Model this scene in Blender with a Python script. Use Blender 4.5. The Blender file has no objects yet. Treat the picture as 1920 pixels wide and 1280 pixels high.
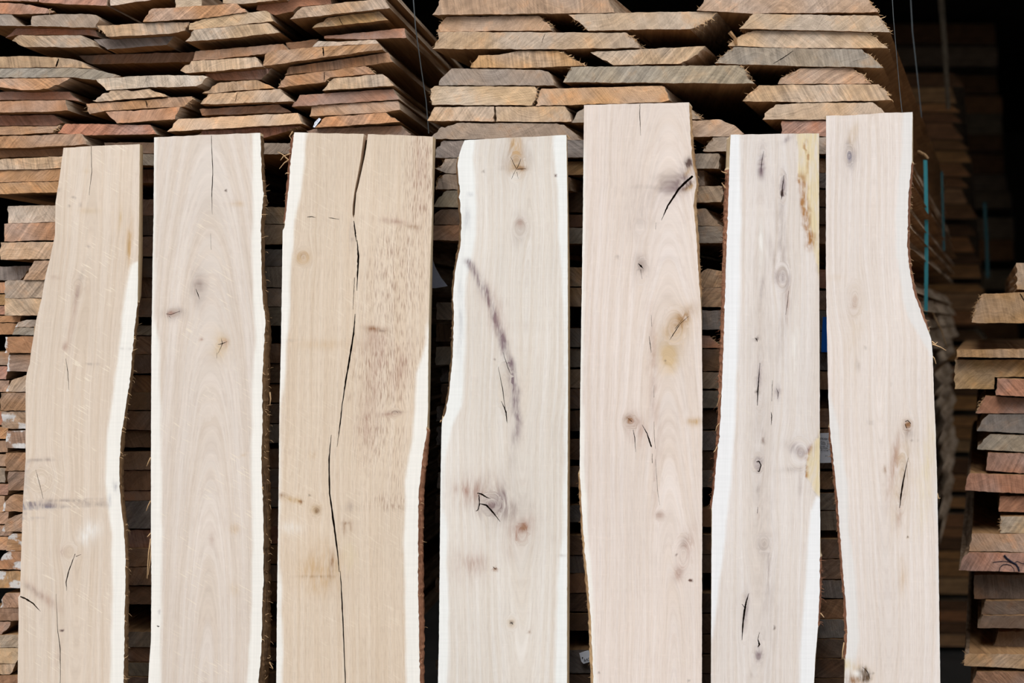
import bpy, math, random
import numpy as np
from mathutils import Vector, noise as mnoise
from mathutils.geometry import delaunay_2d_cdt

# ------------------------------------------------------------------ camera, sky, sun, exposure
F = 2667.0            # focal length in pixels of the 1920 wide frame
VX, VY = 1150.0, 600.0
D = 2.78
ZC = 1.5
scene = bpy.context.scene
col = scene.collection
cam_d = bpy.data.cameras.new('camera')
cam = bpy.data.objects.new('camera', cam_d)
col.objects.link(cam)
cam.location = (0, -D, ZC)
cam.rotation_euler = (math.radians(90), 0, 0)
cam_d.sensor_width = 36.0
cam_d.lens = 36.0 * F / 1920.0
cam_d.shift_x = -(VX - 960) / 1920.0
cam_d.shift_y = -(640 - VY) / 1920.0
cam_d.clip_end = 100
cam_d.dof.use_dof = True
cam_d.dof.focus_distance = D + 0.0
cam_d.dof.aperture_fstop = 3.2
scene.camera = cam

w = bpy.data.worlds.new('overcast_sky')
scene.world = w
w.use_nodes = True
bgn = w.node_tree.nodes['Background']
bgn.inputs['Color'].default_value = (0.94, 0.975, 1.0, 1)
bgn.inputs['Strength'].default_value = 2.2

sun_d = bpy.data.lights.new('sun', 'SUN')
sun_d.energy = 1.7
sun_d.angle = math.radians(28)
sun_d.color = (1.0, 0.97, 0.93)
sun = bpy.data.objects.new('sun', sun_d)
col.objects.link(sun)
sun.rotation_euler = (math.radians(38), 0, math.radians(-24))

scene.view_settings.view_transform = 'Standard'
scene.view_settings.look = 'None'
scene.view_settings.gamma = 1.0
scene.view_settings.use_curve_mapping = False
scene.view_settings.exposure = -0.06

rnd = random.Random(7)


def lin(c):
    return tuple(((v / 255.0) / 12.92 if v / 255.0 <= 0.04045 else ((v / 255.0 + 0.055) / 1.055) ** 2.4) for v in c)


def W(px, py, y):
    d = y + D
    return ((px - VX) / F * d, ZC - (py - VY) / F * d)


# ------------------------------------------------------------------ node helpers
def new_mat(name):
    m = bpy.data.materials.new(name)
    m.use_nodes = True
    nt = m.node_tree
    nt.nodes.clear()
    out = nt.nodes.new('ShaderNodeOutputMaterial')
    b = nt.nodes.new('ShaderNodeBsdfPrincipled')
    nt.links.new(b.outputs[0], out.inputs[0])
    b.inputs['Specular IOR Level'].default_value = 0.2
    return m, nt, b


def N(nt, typ, **kw):
    n = nt.nodes.new(typ)
    for k, v in kw.items():
        if k.startswith('i_'):
            key = k[2:]
            n.inputs[int(key) if key.isdigit() else key].default_value = v
        else:
            setattr(n, k, v)
    return n


def attr(nt, name):
    return N(nt, 'ShaderNodeAttribute', attribute_name=name)


def math_n(nt, op, a, b=None, c=None, clamp=False):
    n = N(nt, 'ShaderNodeMath', operation=op, use_clamp=clamp)
    for i, v in enumerate((a, b, c)):
        if v is None:
            continue
        if isinstance(v, (int, float)):
            n.inputs[i].default_value = v
        else:
            nt.links.new(v, n.inputs[i])
    return n.outputs[0]


def mapr(nt, v, a, b, c, d):
    n = N(nt, 'ShaderNodeMapRange')
    nt.links.new(v, n.inputs[0])
    for i, x in enumerate((a, b, c, d)):
        n.inputs[i + 1].default_value = x
    return n.outputs[0]


def noise_n(nt, vec, scale, detail=2.0, rough=0.5):
    n = N(nt, 'ShaderNodeTexNoise')
    n.inputs['Scale'].default_value = scale
    n.inputs['Detail'].default_value = detail
    n.inputs['Roughness'].default_value = rough
    nt.links.new(vec, n.inputs['Vector'])
    return n.outputs[0]


def vmul(nt, vec, s):
    n = N(nt, 'ShaderNodeVectorMath', operation='MULTIPLY')
    nt.links.new(vec, n.inputs[0])
    n.inputs[1].default_value = s
    return n.outputs[0]


def mixc(nt, f, a, b, blend='MIX'):
    n = N(nt, 'ShaderNodeMix', data_type='RGBA', blend_type=blend)
    for sock, v in ((n.inputs[0], f), (n.inputs[6], a), (n.inputs[7], b)):
        if isinstance(v, (int, float)):
            sock.default_value = v
        elif isinstance(v, tuple):
            sock.default_value = v if len(v) == 4 else v + (1,)
        else:
            nt.links.new(v, sock)
    return n.outputs[2]


def scale_c(nt, c, f):
    n = N(nt, 'ShaderNodeVectorMath', operation='SCALE')
    nt.links.new(c, n.inputs[0])
    if isinstance(f, (int, float)):
        n.inputs[3].default_value = f
    else:
        nt.links.new(f, n.inputs[3])
    return n.outputs[0]


def bump(nt, b, h, dist, strength=0.6):
    n = N(nt, 'ShaderNodeBump')
    n.inputs['Strength'].default_value = strength
    n.inputs['Distance'].default_value = dist
    nt.links.new(h, n.inputs['Height'])
    nt.links.new(n.outputs[0], b.inputs['Normal'])


# sawn face of the seven fresh slabs
def mat_slab():
    m, nt, b = new_mat('fresh_sawn_oak')
    g = attr(nt, 'grain').outputs['Vector']
    p = attr(nt, 'pos').outputs['Vector']
    tint = attr(nt, 'tint').outputs['Color']
    sap = attr(nt, 'sap').outputs['Fac']
    st = attr(nt, 'stain').outputs['Color']
    sf = attr(nt, 'stf').outputs['Fac']
    sk = attr(nt, 'streak').outputs['Fac']
    fine = noise_n(nt, vmul(nt, g, (520, 9, 1)), 1.0, 3, 0.6)
    band = noise_n(nt, vmul(nt, g, (150, 1.6, 1)), 1.0, 3, 0.6)
    wide = noise_n(nt, vmul(nt, g, (26, 2.2, 1)), 1.0, 2, 0.5)
    saw = noise_n(nt, vmul(nt, p, (6, 260, 1)), 1.0, 2, 0.6)
    fleck = noise_n(nt, vmul(nt, p, (60, 170, 1)), 1.0, 2, 0.5)
    blot = noise_n(nt, vmul(nt, p, (7, 3, 1)), 1.0, 2, 0.5)
    f = math_n(nt, 'ADD', mapr(nt, fine, .3, .7, -.055, .04), mapr(nt, band, .3, .7, -.045, .03))
    f = math_n(nt, 'ADD', f, mapr(nt, wide, .3, .7, -.018, .014))
    f = math_n(nt, 'ADD', f, mapr(nt, saw, .3, .7, -.009, .009))
    f = math_n(nt, 'ADD', f, mapr(nt, blot, .3, .7, -.03, .04))
    f = math_n(nt, 'ADD', f, mapr(nt, fleck, .62, .75, 0, .035))
    f = math_n(nt, 'ADD', f, 1.0)
    warm = mixc(nt, mapr(nt, band, .35, .65, 1, 0), tint, scale_c(nt, mixc(nt, 1.0, tint, (1.0, .96, .91), 'MULTIPLY'), .97))
    c = scale_c(nt, warm, f)
    vr = N(nt, 'ShaderNodeVectorRotate', rotation_type='Z_AXIS')
    vr.inputs['Angle'].default_value = math.radians(32)
    nt.links.new(p, vr.inputs['Vector'])
    fl = noise_n(nt, vmul(nt, vr.outputs[0], (34, 330, 1)), 1.0, 1, 0.4)
    flm = noise_n(nt, vmul(nt, p, (14, 9, 1)), 1.0, 1, 0.5)
    flk = math_n(nt, 'MULTIPLY', mapr(nt, fl, .62, .70, 0, 1), mapr(nt, flm, .45, .6, 0, 1))
    flk = math_n(nt, 'MULTIPLY', flk, attr(nt, 'fleck').outputs['Fac'])
    c = mixc(nt, math_n(nt, 'MULTIPLY', flk, .55), c, lin((246, 232, 212)))
    pore = noise_n(nt, vmul(nt, g, (560, 46, 1)), 1.0, 2, 0.5)
    pk = math_n(nt, 'MULTIPLY', mapr(nt, pore, .49, .66, 0, 1), sk, clamp=True)
    c = mixc(nt, math_n(nt, 'MULTIPLY', pk, .7), c, lin((150, 112, 92)))
    fs = math_n(nt, 'ADD', mapr(nt, fine, .3, .7, -.03, .02), mapr(nt, band, .3, .7, -.03, .03))
    fs = math_n(nt, 'ADD', fs, mapr(nt, saw, .3, .7, -.02, .02))
    sc = scale_c(nt, attr(nt, 'sapc').outputs['Color'], math_n(nt, 'ADD', fs, 1.0))
    c = mixc(nt, sap, c, sc)
    ragged = noise_n(nt, vmul(nt, g, (130, 22, 1)), 1.0, 3, 0.65)
    mk = math_n(nt, 'MULTIPLY', sf, mapr(nt, ragged, .34, .64, .3, 1.7), clamp=True)
    stc = scale_c(nt, st, math_n(nt, 'ADD', mapr(nt, fine, .3, .7, -.12, .1), 1.0))
    c = mixc(nt, mk, c, stc)
    nt.links.new(c, b.inputs['Base Color'])
    b.inputs['Roughness'].default_value = .7
    h = math_n(nt, 'ADD', fine, math_n(nt, 'MULTIPLY', saw, .3))
    bump(nt, b, h, .0012, .35)
    return m


# weathered end grain of the stacked boards
def mat_end():
    m, nt, b = new_mat('weathered_end_grain')
    rc = attr(nt, 'rc').outputs['Vector']
    sw = attr(nt, 'sw').outputs['Vector']
    swf = attr(nt, 'swf').outputs['Fac']
    tint = attr(nt, 'tint').outputs['Color']
    wax = attr(nt, 'wax').outputs['Fac']
    sep = N(nt, 'ShaderNodeSeparateXYZ')
    nt.links.new(rc, sep.inputs[0])
    r = math_n(nt, 'SQRT', math_n(nt, 'ADD', math_n(nt, 'MULTIPLY', sep.outputs[0], sep.outputs[0]),
                                  math_n(nt, 'MULTIPLY', sep.outputs[1], sep.outputs[1])))
    wob = noise_n(nt, rc, 22, 2)
    r2 = math_n(nt, 'ADD', r, math_n(nt, 'MULTIPLY', wob, .022))
    cx = N(nt, 'ShaderNodeCombineXYZ')
    nt.links.new(math_n(nt, 'MULTIPLY', r2, 330), cx.inputs[0])
    nt.links.new(sep.outputs[2], cx.inputs[2])
    ring = noise_n(nt, cx.outputs[0], 1.0, 2, .6)
    ang = math_n(nt, 'ARCTAN2', sep.outputs[1], sep.outputs[0])
    cy = N(nt, 'ShaderNodeCombineXYZ')
    nt.links.new(math_n(nt, 'MULTIPLY', ang, 90), cy.inputs[0])
    nt.links.new(math_n(nt, 'MULTIPLY', r, 12), cy.inputs[1])
    nt.links.new(sep.outputs[2], cy.inputs[2])
    ray = noise_n(nt, cy.outputs[0], 1.0, 2, .6)
    sawn = noise_n(nt, vmul(nt, sw, (230, 10, 1)), 1.0, 2, .6)
    sawb = noise_n(nt, vmul(nt, sw, (110, 7, 1)), 1.0, 1, .5)
    blot = noise_n(nt, rc, 28, 3, .6)
    blot2 = noise_n(nt, rc, 9, 2, .5)
    grit = noise_n(nt, rc, 900, 1, .5)
    f = math_n(nt, 'ADD', mapr(nt, ring, .3, .7, -.13, .10), mapr(nt, ray, .3, .7, -.07, .06))
    f = math_n(nt, 'ADD', f, math_n(nt, 'MULTIPLY', swf, mapr(nt, sawn, .35, .65, -.20, .10)))
    f = math_n(nt, 'ADD', f, math_n(nt, 'MULTIPLY', swf, mapr(nt, sawb, .35, .65, -.12, .08)))
    f = math_n(nt, 'ADD', f, mapr(nt, blot, .3, .7, -.14, .14))
    f = math_n(nt, 'ADD', f, mapr(nt, grit, .3, .7, -.10, .10))
    f = math_n(nt, 'ADD', f, 1.0)
    grey = N(nt, 'ShaderNodeHueSaturation')
    grey.inputs['Saturation'].default_value = .5
    grey.inputs['Value'].default_value = .98
    nt.links.new(tint, grey.inputs['Color'])
    c = mixc(nt, mapr(nt, blot2, .42, .65, 0, .6), tint, grey.outputs[0])
    warm = mixc(nt, 1.0, tint, (1.08, .88, .70), 'MULTIPLY')
    c = mixc(nt, mapr(nt, blot, .55, .72, 0, .5), c, warm)
    c = scale_c(nt, c, f)
    crk = mapr(nt, ray, .70, .74, 0, .75)
    c = mixc(nt, crk, c, lin((48, 32, 22)))
    wn = noise_n(nt, rc, 130, 3, .6)
    wf = math_n(nt, 'MULTIPLY', math_n(nt, 'ADD', wax, mapr(nt, wn, .3, .7, -.35, .35)), wax)
    c = mixc(nt, mapr(nt, wf, .35, .6, 0, .9), c, lin((226, 222, 220)))
    nt.links.new(c, b.inputs['Base Color'])
    b.inputs['Roughness'].default_value = .85
    h = math_n(nt, 'ADD', math_n(nt, 'MULTIPLY', ring, .5), math_n(nt, 'ADD', math_n(nt, 'MULTIPLY', sawn, 1.0), math_n(nt, 'MULTIPLY', grit, .4)))
    bump(nt, b, h, .0022, .55)
    return m


def mat_long(name, c1, c2, ax=(90, 3, 90), rough=.85, dist=.0015):
    """long grain running along y (boards) with object coordinates"""
    m, nt, b = new_mat(name)
    tc = N(nt, 'ShaderNodeTexCoord').outputs['Object']
    n1 = noise_n(nt, vmul(nt, tc, ax), 1.0, 4, .65)
    n2 = noise_n(nt, vmul(nt, tc, tuple(a * .12 for a in ax)), 1.0, 2, .5)
    f = math_n(nt, 'ADD', math_n(nt, 'MULTIPLY', n1, .6), math_n(nt, 'MULTIPLY', n2, .5))
    c = mixc(nt, mapr(nt, f, .38, .68, 0, 1), lin(c1), lin(c2))
    nt.links.new(c, b.inputs['Base Color'])
    b.inputs['Roughness'].default_value = rough
    bump(nt, b, n1, dist, .8)
    return m


def mat_plain(name, c, rough=.6, var=.08, scale=20):
    m, nt, b = new_mat(name)
    tc = N(nt, 'ShaderNodeTexCoord').outputs['Object']
    n1 = noise_n(nt, tc, scale, 3, .6)
    f = math_n(nt, 'ADD', mapr(nt, n1, .3, .7, -var, var), 1.0)
    rgb = N(nt, 'ShaderNodeRGB')
    rgb.outputs[0].default_value = lin(c) + (1,)
    nt.links.new(scale_c(nt, rgb.outputs[0], f), b.inputs['Base Color'])
    b.inputs['Roughness'].default_value = rough
    return m


M_SLAB = mat_slab()
M_END = mat_end()
M_SIDE = mat_long('board_long_face', (120, 88, 58), (176, 138, 98))
M_WANE = mat_long('wane_face', (112, 88, 66), (196, 172, 148), (120, 7, 120))
M_BARK = mat_long('oak_bark', (58, 42, 30), (140, 108, 76), (330, 330, 26), .9, .004)
M_BARKR = mat_long('inner_bark', (104, 62, 44), (178, 128, 100), (330, 330, 22), .9, .003)
M_SAWEDGE = mat_long('sawn_edge', (176, 150, 116), (214, 192, 160), (300, 300, 12), .8, .001)
M_FIB = mat_long('bark_fibre_wood', (150, 112, 78), (214, 180, 138), (200, 200, 60), .8, .001)
M_CRACK = mat_long('split_wood', (44, 30, 22), (92, 66, 48), (300, 300, 20), .9, .001)
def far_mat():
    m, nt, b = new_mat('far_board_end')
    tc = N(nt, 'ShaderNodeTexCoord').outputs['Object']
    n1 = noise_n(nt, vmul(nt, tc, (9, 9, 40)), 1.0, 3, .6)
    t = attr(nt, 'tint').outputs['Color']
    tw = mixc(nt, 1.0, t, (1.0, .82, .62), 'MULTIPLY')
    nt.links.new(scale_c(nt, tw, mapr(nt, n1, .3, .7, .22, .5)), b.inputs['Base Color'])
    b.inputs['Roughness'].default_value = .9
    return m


M_FAR = far_mat()
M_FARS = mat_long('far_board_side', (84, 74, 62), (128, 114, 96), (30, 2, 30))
M_PAPER = mat_plain('label_paper', (232, 236, 248), .7, .03)
M_INK = mat_plain('print_ink', (30, 30, 44), .6, .02)
M_TEALD = mat_plain('dull_teal_strap_plastic', (48, 92, 98), .5, .05)
M_TEAL = mat_plain('teal_strap_plastic', (64, 146, 158), .35, .05)
M_BLUE = mat_plain('blue_plastic', (20, 92, 190), .35, .08)
M_STEEL = mat_plain('grey_strap_steel', (90, 96, 100), .4, .08)
M_FILM = mat_plain('grey_film', (150, 152, 166), .4, .1)
M_CONC = mat_plain('concrete', (74, 71, 68), .9, .15, 4)
M_DARKW = mat_plain('dark_shed_boards', (52, 46, 40), .9, .2, 3)


# ------------------------------------------------------------------ mesh helpers
def mk(name, verts, faces, mats, midx=None, loc=(0, 0, 0), parent=None, attrs=None, smooth=False, **props):
    me = bpy.data.meshes.new(name)
    L = Vector(loc) if parent is None else Vector(parent['_loc']) if '_loc' in parent else Vector((0, 0, 0))
    me.from_pydata([(v[0] - L[0], v[1] - L[1], v[2] - L[2]) for v in verts], [], faces)
    for m_ in mats:
        me.materials.append(m_)
    if midx is not None:
        me.polygons.foreach_set('material_index', midx)
    if smooth:
        me.polygons.foreach_set('use_smooth', [True] * len(faces))
    if attrs:
        for k, (typ, arr) in attrs.items():
            a = me.attributes.new(k, typ, 'POINT')
            if typ == 'FLOAT':
                a.data.foreach_set('value', np.asarray(arr, dtype=np.float32).ravel())
            elif typ == 'FLOAT_VECTOR':
                a.data.foreach_set('vector', np.asarray(arr, dtype=np.float32).ravel())
            else:
                a.data.foreach_set('color', np.asarray(arr, dtype=np.float32).ravel())
    me.update()
    o = bpy.data.objects.new(name, me)
    col.objects.link(o)
    if parent is not None:
        o.parent = parent
    else:
        o.location = L
        o['_loc'] = tuple(L)
    for k, v in props.items():
        o[k] = v
    return o


def pip(poly, P):
    """points P (n,2) inside polygon"""
    poly = np.asarray(poly)
    x, y = P[:, 0], P[:, 1]
    ins = np.zeros(len(P), bool)
    n = len(poly)
    for i in range(n):
        x1, y1 = poly[i]
        x2, y2 = poly[(i + 1) % n]
        if y1 == y2:
            continue
        c = ((y1 > y) != (y2 > y)) & (x < (x2 - x1) * (y - y1) / (y2 - y1) + x1)
        ins ^= c
    return ins


def triangulate(loops, pts):
    """loops[0] outline, the others holes. returns verts (n,2), tris, list of index lists per loop"""
    vs, es, spans = [], [], []
    for lp in loops:
        b = len(vs)
        vs.extend([Vector((p[0], p[1])) for p in lp])
        n = len(lp)
        es.extend([(b + i, b + (i + 1) % n) for i in range(n)])
        spans.append((b, n))
    vs.extend([Vector((p[0], p[1])) for p in pts])
    ov, oe, of, orig, _, _ = delaunay_2d_cdt(vs, es, [], 0, 1e-6)
    V = np.array([(v[0], v[1]) for v in ov])
    T = np.array([f for f in of if len(f) == 3])
    cen = V[T].mean(axis=1)
    keep = pip(loops[0], cen)
    for h in loops[1:]:
        keep &= ~pip(h, cen)
    T = T[keep]
    m = {}
    for i, src in enumerate(orig):
        for s in src:
            m[s] = i
    idx = [[m[b + i] for i in range(n)] for b, n in spans]
    return V, [tuple(int(k) for k in t) for t in T], idx


def tube(verts, faces, pts, r0, r1, k=4):
    b = len(verts)
    n = len(pts)
    for i, p in enumerate(pts):
        p = Vector(p)
        t = (Vector(pts[min(i + 1, n - 1)]) - Vector(pts[max(i - 1, 0)]))
        t = t.normalized() if t.length > 1e-9 else Vector((0, 0, 1))
        a = t.cross(Vector((0, 1, 0.13))).normalized()
        c = t.cross(a)
        r = r0 + (r1 - r0) * i / max(1, n - 1)
        for j in range(k):
            an = 2 * math.pi * j / k
            verts.append(tuple(p + (a * math.cos(an) + c * math.sin(an)) * r))
    for i in range(n - 1):
        for j in range(k):
            faces.append((b + i * k + j, b + i * k + (j + 1) % k, b + (i + 1) * k + (j + 1) % k, b + (i + 1) * k + j))
    faces.append(tuple(b + j for j in range(k)))
    faces.append(tuple(b + (n - 1) * k + j for j in reversed(range(k))))


def fibre_mesh(name, anchors, parent, mat, rg, lo=.004, hi=.018, thick=.0007, lean=None):
    """anchors: list of ((x,y,z),(dx,dz)) outward direction"""
    v, f = [], []
    for (p, d) in anchors:
        L = rg.uniform(lo, hi)
        d1 = Vector((d[0] + rg.uniform(-.6, .6), rg.uniform(-.7, .2), d[1] + rg.uniform(-1.0, .7))).normalized()
        d2 = (d1 + Vector((rg.uniform(-.7, .7), rg.uniform(-.4, .4), rg.uniform(-1.0, .5)))).normalized()
        p0 = Vector(p)
        p1 = p0 + d1 * L * .45
        p2 = p1 + d2 * L * .35
        p3 = p2 + (d2 + Vector((rg.uniform(-.5, .5), 0, rg.uniform(-.6, .3)))).normalized() * L * .3
        tube(v, f, [p0, p1, p2, p3], thick * rg.uniform(.7, 1.5), thick * .25, 3)
    if f:
        return mk(name, v, f, [mat], parent=parent, kind='stuff')


def ordinal(n):
    base = ['', 'first', 'second', 'third', 'fourth', 'fifth', 'sixth', 'seventh', 'eighth', 'ninth', 'tenth', 'eleventh', 'twelfth',
            'thirteenth', 'fourteenth', 'fifteenth', 'sixteenth', 'seventeenth', 'eighteenth', 'nineteenth']
    if n == 1:
        return 'topmost'
    if n < 20:
        return base[n]
    t = {2: ('twentieth', 'twenty'), 3: ('thirtieth', 'thirty'), 4: ('fortieth', 'forty'), 5: ('fiftieth', 'fifty')}[n // 10]
    return t[0] if n % 10 == 0 else t[1] + '-' + base[n % 10]


# ------------------------------------------------------------------ the shed, and an added wall across the yard
def slabbox(name, a, b, mat, kind='structure'):
    x0, y0, z0 = a
    x1, y1, z1 = b
    v = [(x, y, z) for x in (x0, x1) for y in (y0, y1) for z in (z0, z1)]
    f = [(0, 1, 3, 2), (4, 6, 7, 5), (0, 4, 5, 1), (2, 3, 7, 6), (0, 2, 6, 4), (1, 5, 7, 3)]
    o = mk(name, v, f, [mat])
    o['kind'] = kind
    return o


slabbox('floor', (-14, -14, -.1), (14, 16, 0), M_CONC)
slabbox('wall_sky_block', (-12, -12.2, 0), (12, -12, 9), M_CONC)  # unseen wall added to block low sky and keep the shed dark
slabbox('ceiling', (-7, -.4, 3.7), (7.4, 14.2, 3.8), M_DARKW)  # assumed shed roof out of view, set low to shade the interior
slabbox('wall_back', (-7, 14, 0), (7.4, 14.2, 3.7), M_DARKW)
slabbox('wall_left', (-7.2, 0, 0), (-7, 14.2, 3.7), M_DARKW)
slabbox('wall_right', (7.2, 0, 0), (7.4, 14, 3.7), M_DARKW)
# ------------------------------------------------------------------ the seven fresh slabs
LEAN = math.tan(math.radians(2.6))
ZT = 1.9
TH = .028
PMAX = 2110.0


def SW(px, py, dy=0.0):
    """pixel on a slab face (leaning plane) -> world"""
    s = (py - VY) / F
    z = (ZC - s * (D - ZT * LEAN)) / (1 + s * LEAN)
    z = max(z, 0.0)
    y = -(ZT - z) * LEAN
    d = D + y
    return (px - VX) / F * (d + dy), y + dy, z


def interp(tab, py):
    ys = [t[0] for t in tab]
    xs = [t[1] for t in tab]
    return np.interp(py, ys, xs)


def vn(x, y, s=0.0):
    return (np.sin(x * 1.0 + 1.7 * np.sin(y * .7 + s) + s) + np.sin(y * 1.3 + 1.3 * np.sin(x * .8 - s) + 2 * s)
            + .5 * np.sin(x * 2.3 - y * 1.9 + s * 3)) / 2.5


KC = {'dark': (92, 72, 66), 'grey': (160, 141, 132), 'purple': (132, 112, 116), 'brown': (146, 104, 70), 'tan': (198, 162, 118),
      'red': (158, 98, 76), 'yel': (224, 205, 168), 'white': (244, 238, 232), 'blue': (120, 116, 132), 'mott': (170, 122, 76),
      'bark': (70, 48, 34), 'ltan': (208, 180, 144), 'rose': (172, 134, 118)}


def eval_slab(S, px, py):
    n = len(px)
    u = (px - S['pith'][0]) / 960.0
    z = -(py - S['pith'][1]) / 960.0
    L = interp(S['L'], py)
    R = interp(S['R'], py)
    # follow the living edge
    cl = (L + R) / 2
    c0 = (interp(S['L'], 700) + interp(S['R'], 700)) / 2
    u = u - (cl - c0) / 960.0 * .6
    u = u + .004 * vn(px * .01, py * .006, S['seed']) + .0016 * vn(px * .05, py * .015, S['seed'] + 2)
    kr = np.zeros(n)
    for (cx, cy, R0, el) in S.get('swirl', []):
        dx = (px - cx) / 960.0
        dz = (py - cy) / 960.0 / el
        r2 = dx * dx + dz * dz
        Rm = R0 / 960.0
        u = u - dx * (Rm * Rm) / (r2 + Rm * Rm * .35) * np.exp(-r2 / (Rm * Rm * 12))
        kr = np.maximum(kr, np.exp(-r2 / (Rm * Rm * .5)))
        u = u + kr * 0
        u = np.where(r2 < (Rm * Rm * 1.4), u * .4 + np.sqrt(r2) * 1.5, u)
    for (cy, amp, wid) in S.get('cath', []):
        pass
    ce = S.get('cone', .05)
    uc = np.sqrt(u * u + (ce * z) ** 2)
    g = np.stack([uc * np.where(S.get('cone', 0) == 0, np.sign(u + 1e-9), 1), z, np.full(n, S['seed'] * 7.3)], 1)
    if S.get('cone', None) == 0:
        g[:, 0] = u
    sap = np.zeros(n)
    jit = 1.6 * vn(py * .05, px * .01, S['seed'])
    if 'sapL' in S:
        b = interp(S['sapL'], py) + jit
        sap = np.maximum(sap, np.clip((b + 3 - px) / 5, 0, 1) * np.clip((b - L) / 3, 0, 1))
    if 'sapR' in S:
        b = interp(S['sapR'], py) + jit
        sap = np.maximum(sap, np.clip((px - b + 3) / 5, 0, 1) * np.clip((R - b) / 3, 0, 1))
    stc = np.tile(np.array(lin(KC['grey'])), (n, 1))
    stf = np.zeros(n)
    streak = np.full(n, S.get('streak0', .12))

    def blend(mask, c):
        nonlocal stc, stf
        c = np.array(lin(c))
        tot = mask + stf * (1 - mask)
        wgt = np.where(tot > 1e-6, mask / np.maximum(tot, 1e-6), 0)[:, None]
        stc = stc * (1 - wgt) + c * wgt
        stf = np.maximum(stf, tot)
    for st in S.get('stains', []):
        cx, cy, rx, ry, an, am, c = st[:7]
        a = math.radians(an)
        dx, dy = px - cx, py - cy
        ex = (dx * math.cos(a) + dy * math.sin(a)) / rx
        ey = (-dx * math.sin(a) + dy * math.cos(a)) / ry
        d = np.sqrt(ex * ex + ey * ey) + .16 * vn(px * .13, py * .09, cx)
        if c == 'streak':
            streak = np.maximum(streak, am * np.clip(1.5 - d, 0, 1))
            continue
        hard = st[7] if len(st) > 7 else 1.0
        m = min(1, am * 1.15) * (np.exp(-d * d * 1.15) if rx > 4.5 or am < .7 else np.clip((1.2 - d) * 1.6, 0, 1)) if c != 'bark' else am * np.clip((1.2 - d) * 1.8, 0, 1)
        blend(m, KC[c])
    for fn in S.get('zones', []):
        m, c = fn(px, py)
        blend(m, KC[c])
    return g, sap, stc, stf, streak


def lens(pts):
    """(x,y,w) centre line -> closed thin outline in pixels"""
    n = len(pts)
    P = []
    m = 7
    seg = []
    for i in range(n - 1):
        for k in range(m):
            t = k / m
            seg.append([pts[i][j] * (1 - t) + pts[i + 1][j] * t for j in range(3)])
    seg.append(list(pts[-1]))
    Lp, Rp = [], []
    for i, (x, y, wd) in enumerate(seg):
        a = seg[max(0, i - 1)]
        b = seg[min(len(seg) - 1, i + 1)]
        tx, ty = b[0] - a[0], b[1] - a[1]
        l = math.hypot(tx, ty) or 1
        nx, ny = -ty / l, tx / l
        ww = max(wd, .35) / 2 * rnd.uniform(.75, 1.2)
        o = rnd.uniform(-.25, .25)
        Lp.append((x + nx * (ww + o), y + ny * (ww + o)))
        Rp.append((x - nx * (ww - o), y - ny * (ww - o)))
    return Lp + Rp[::-1]


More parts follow.
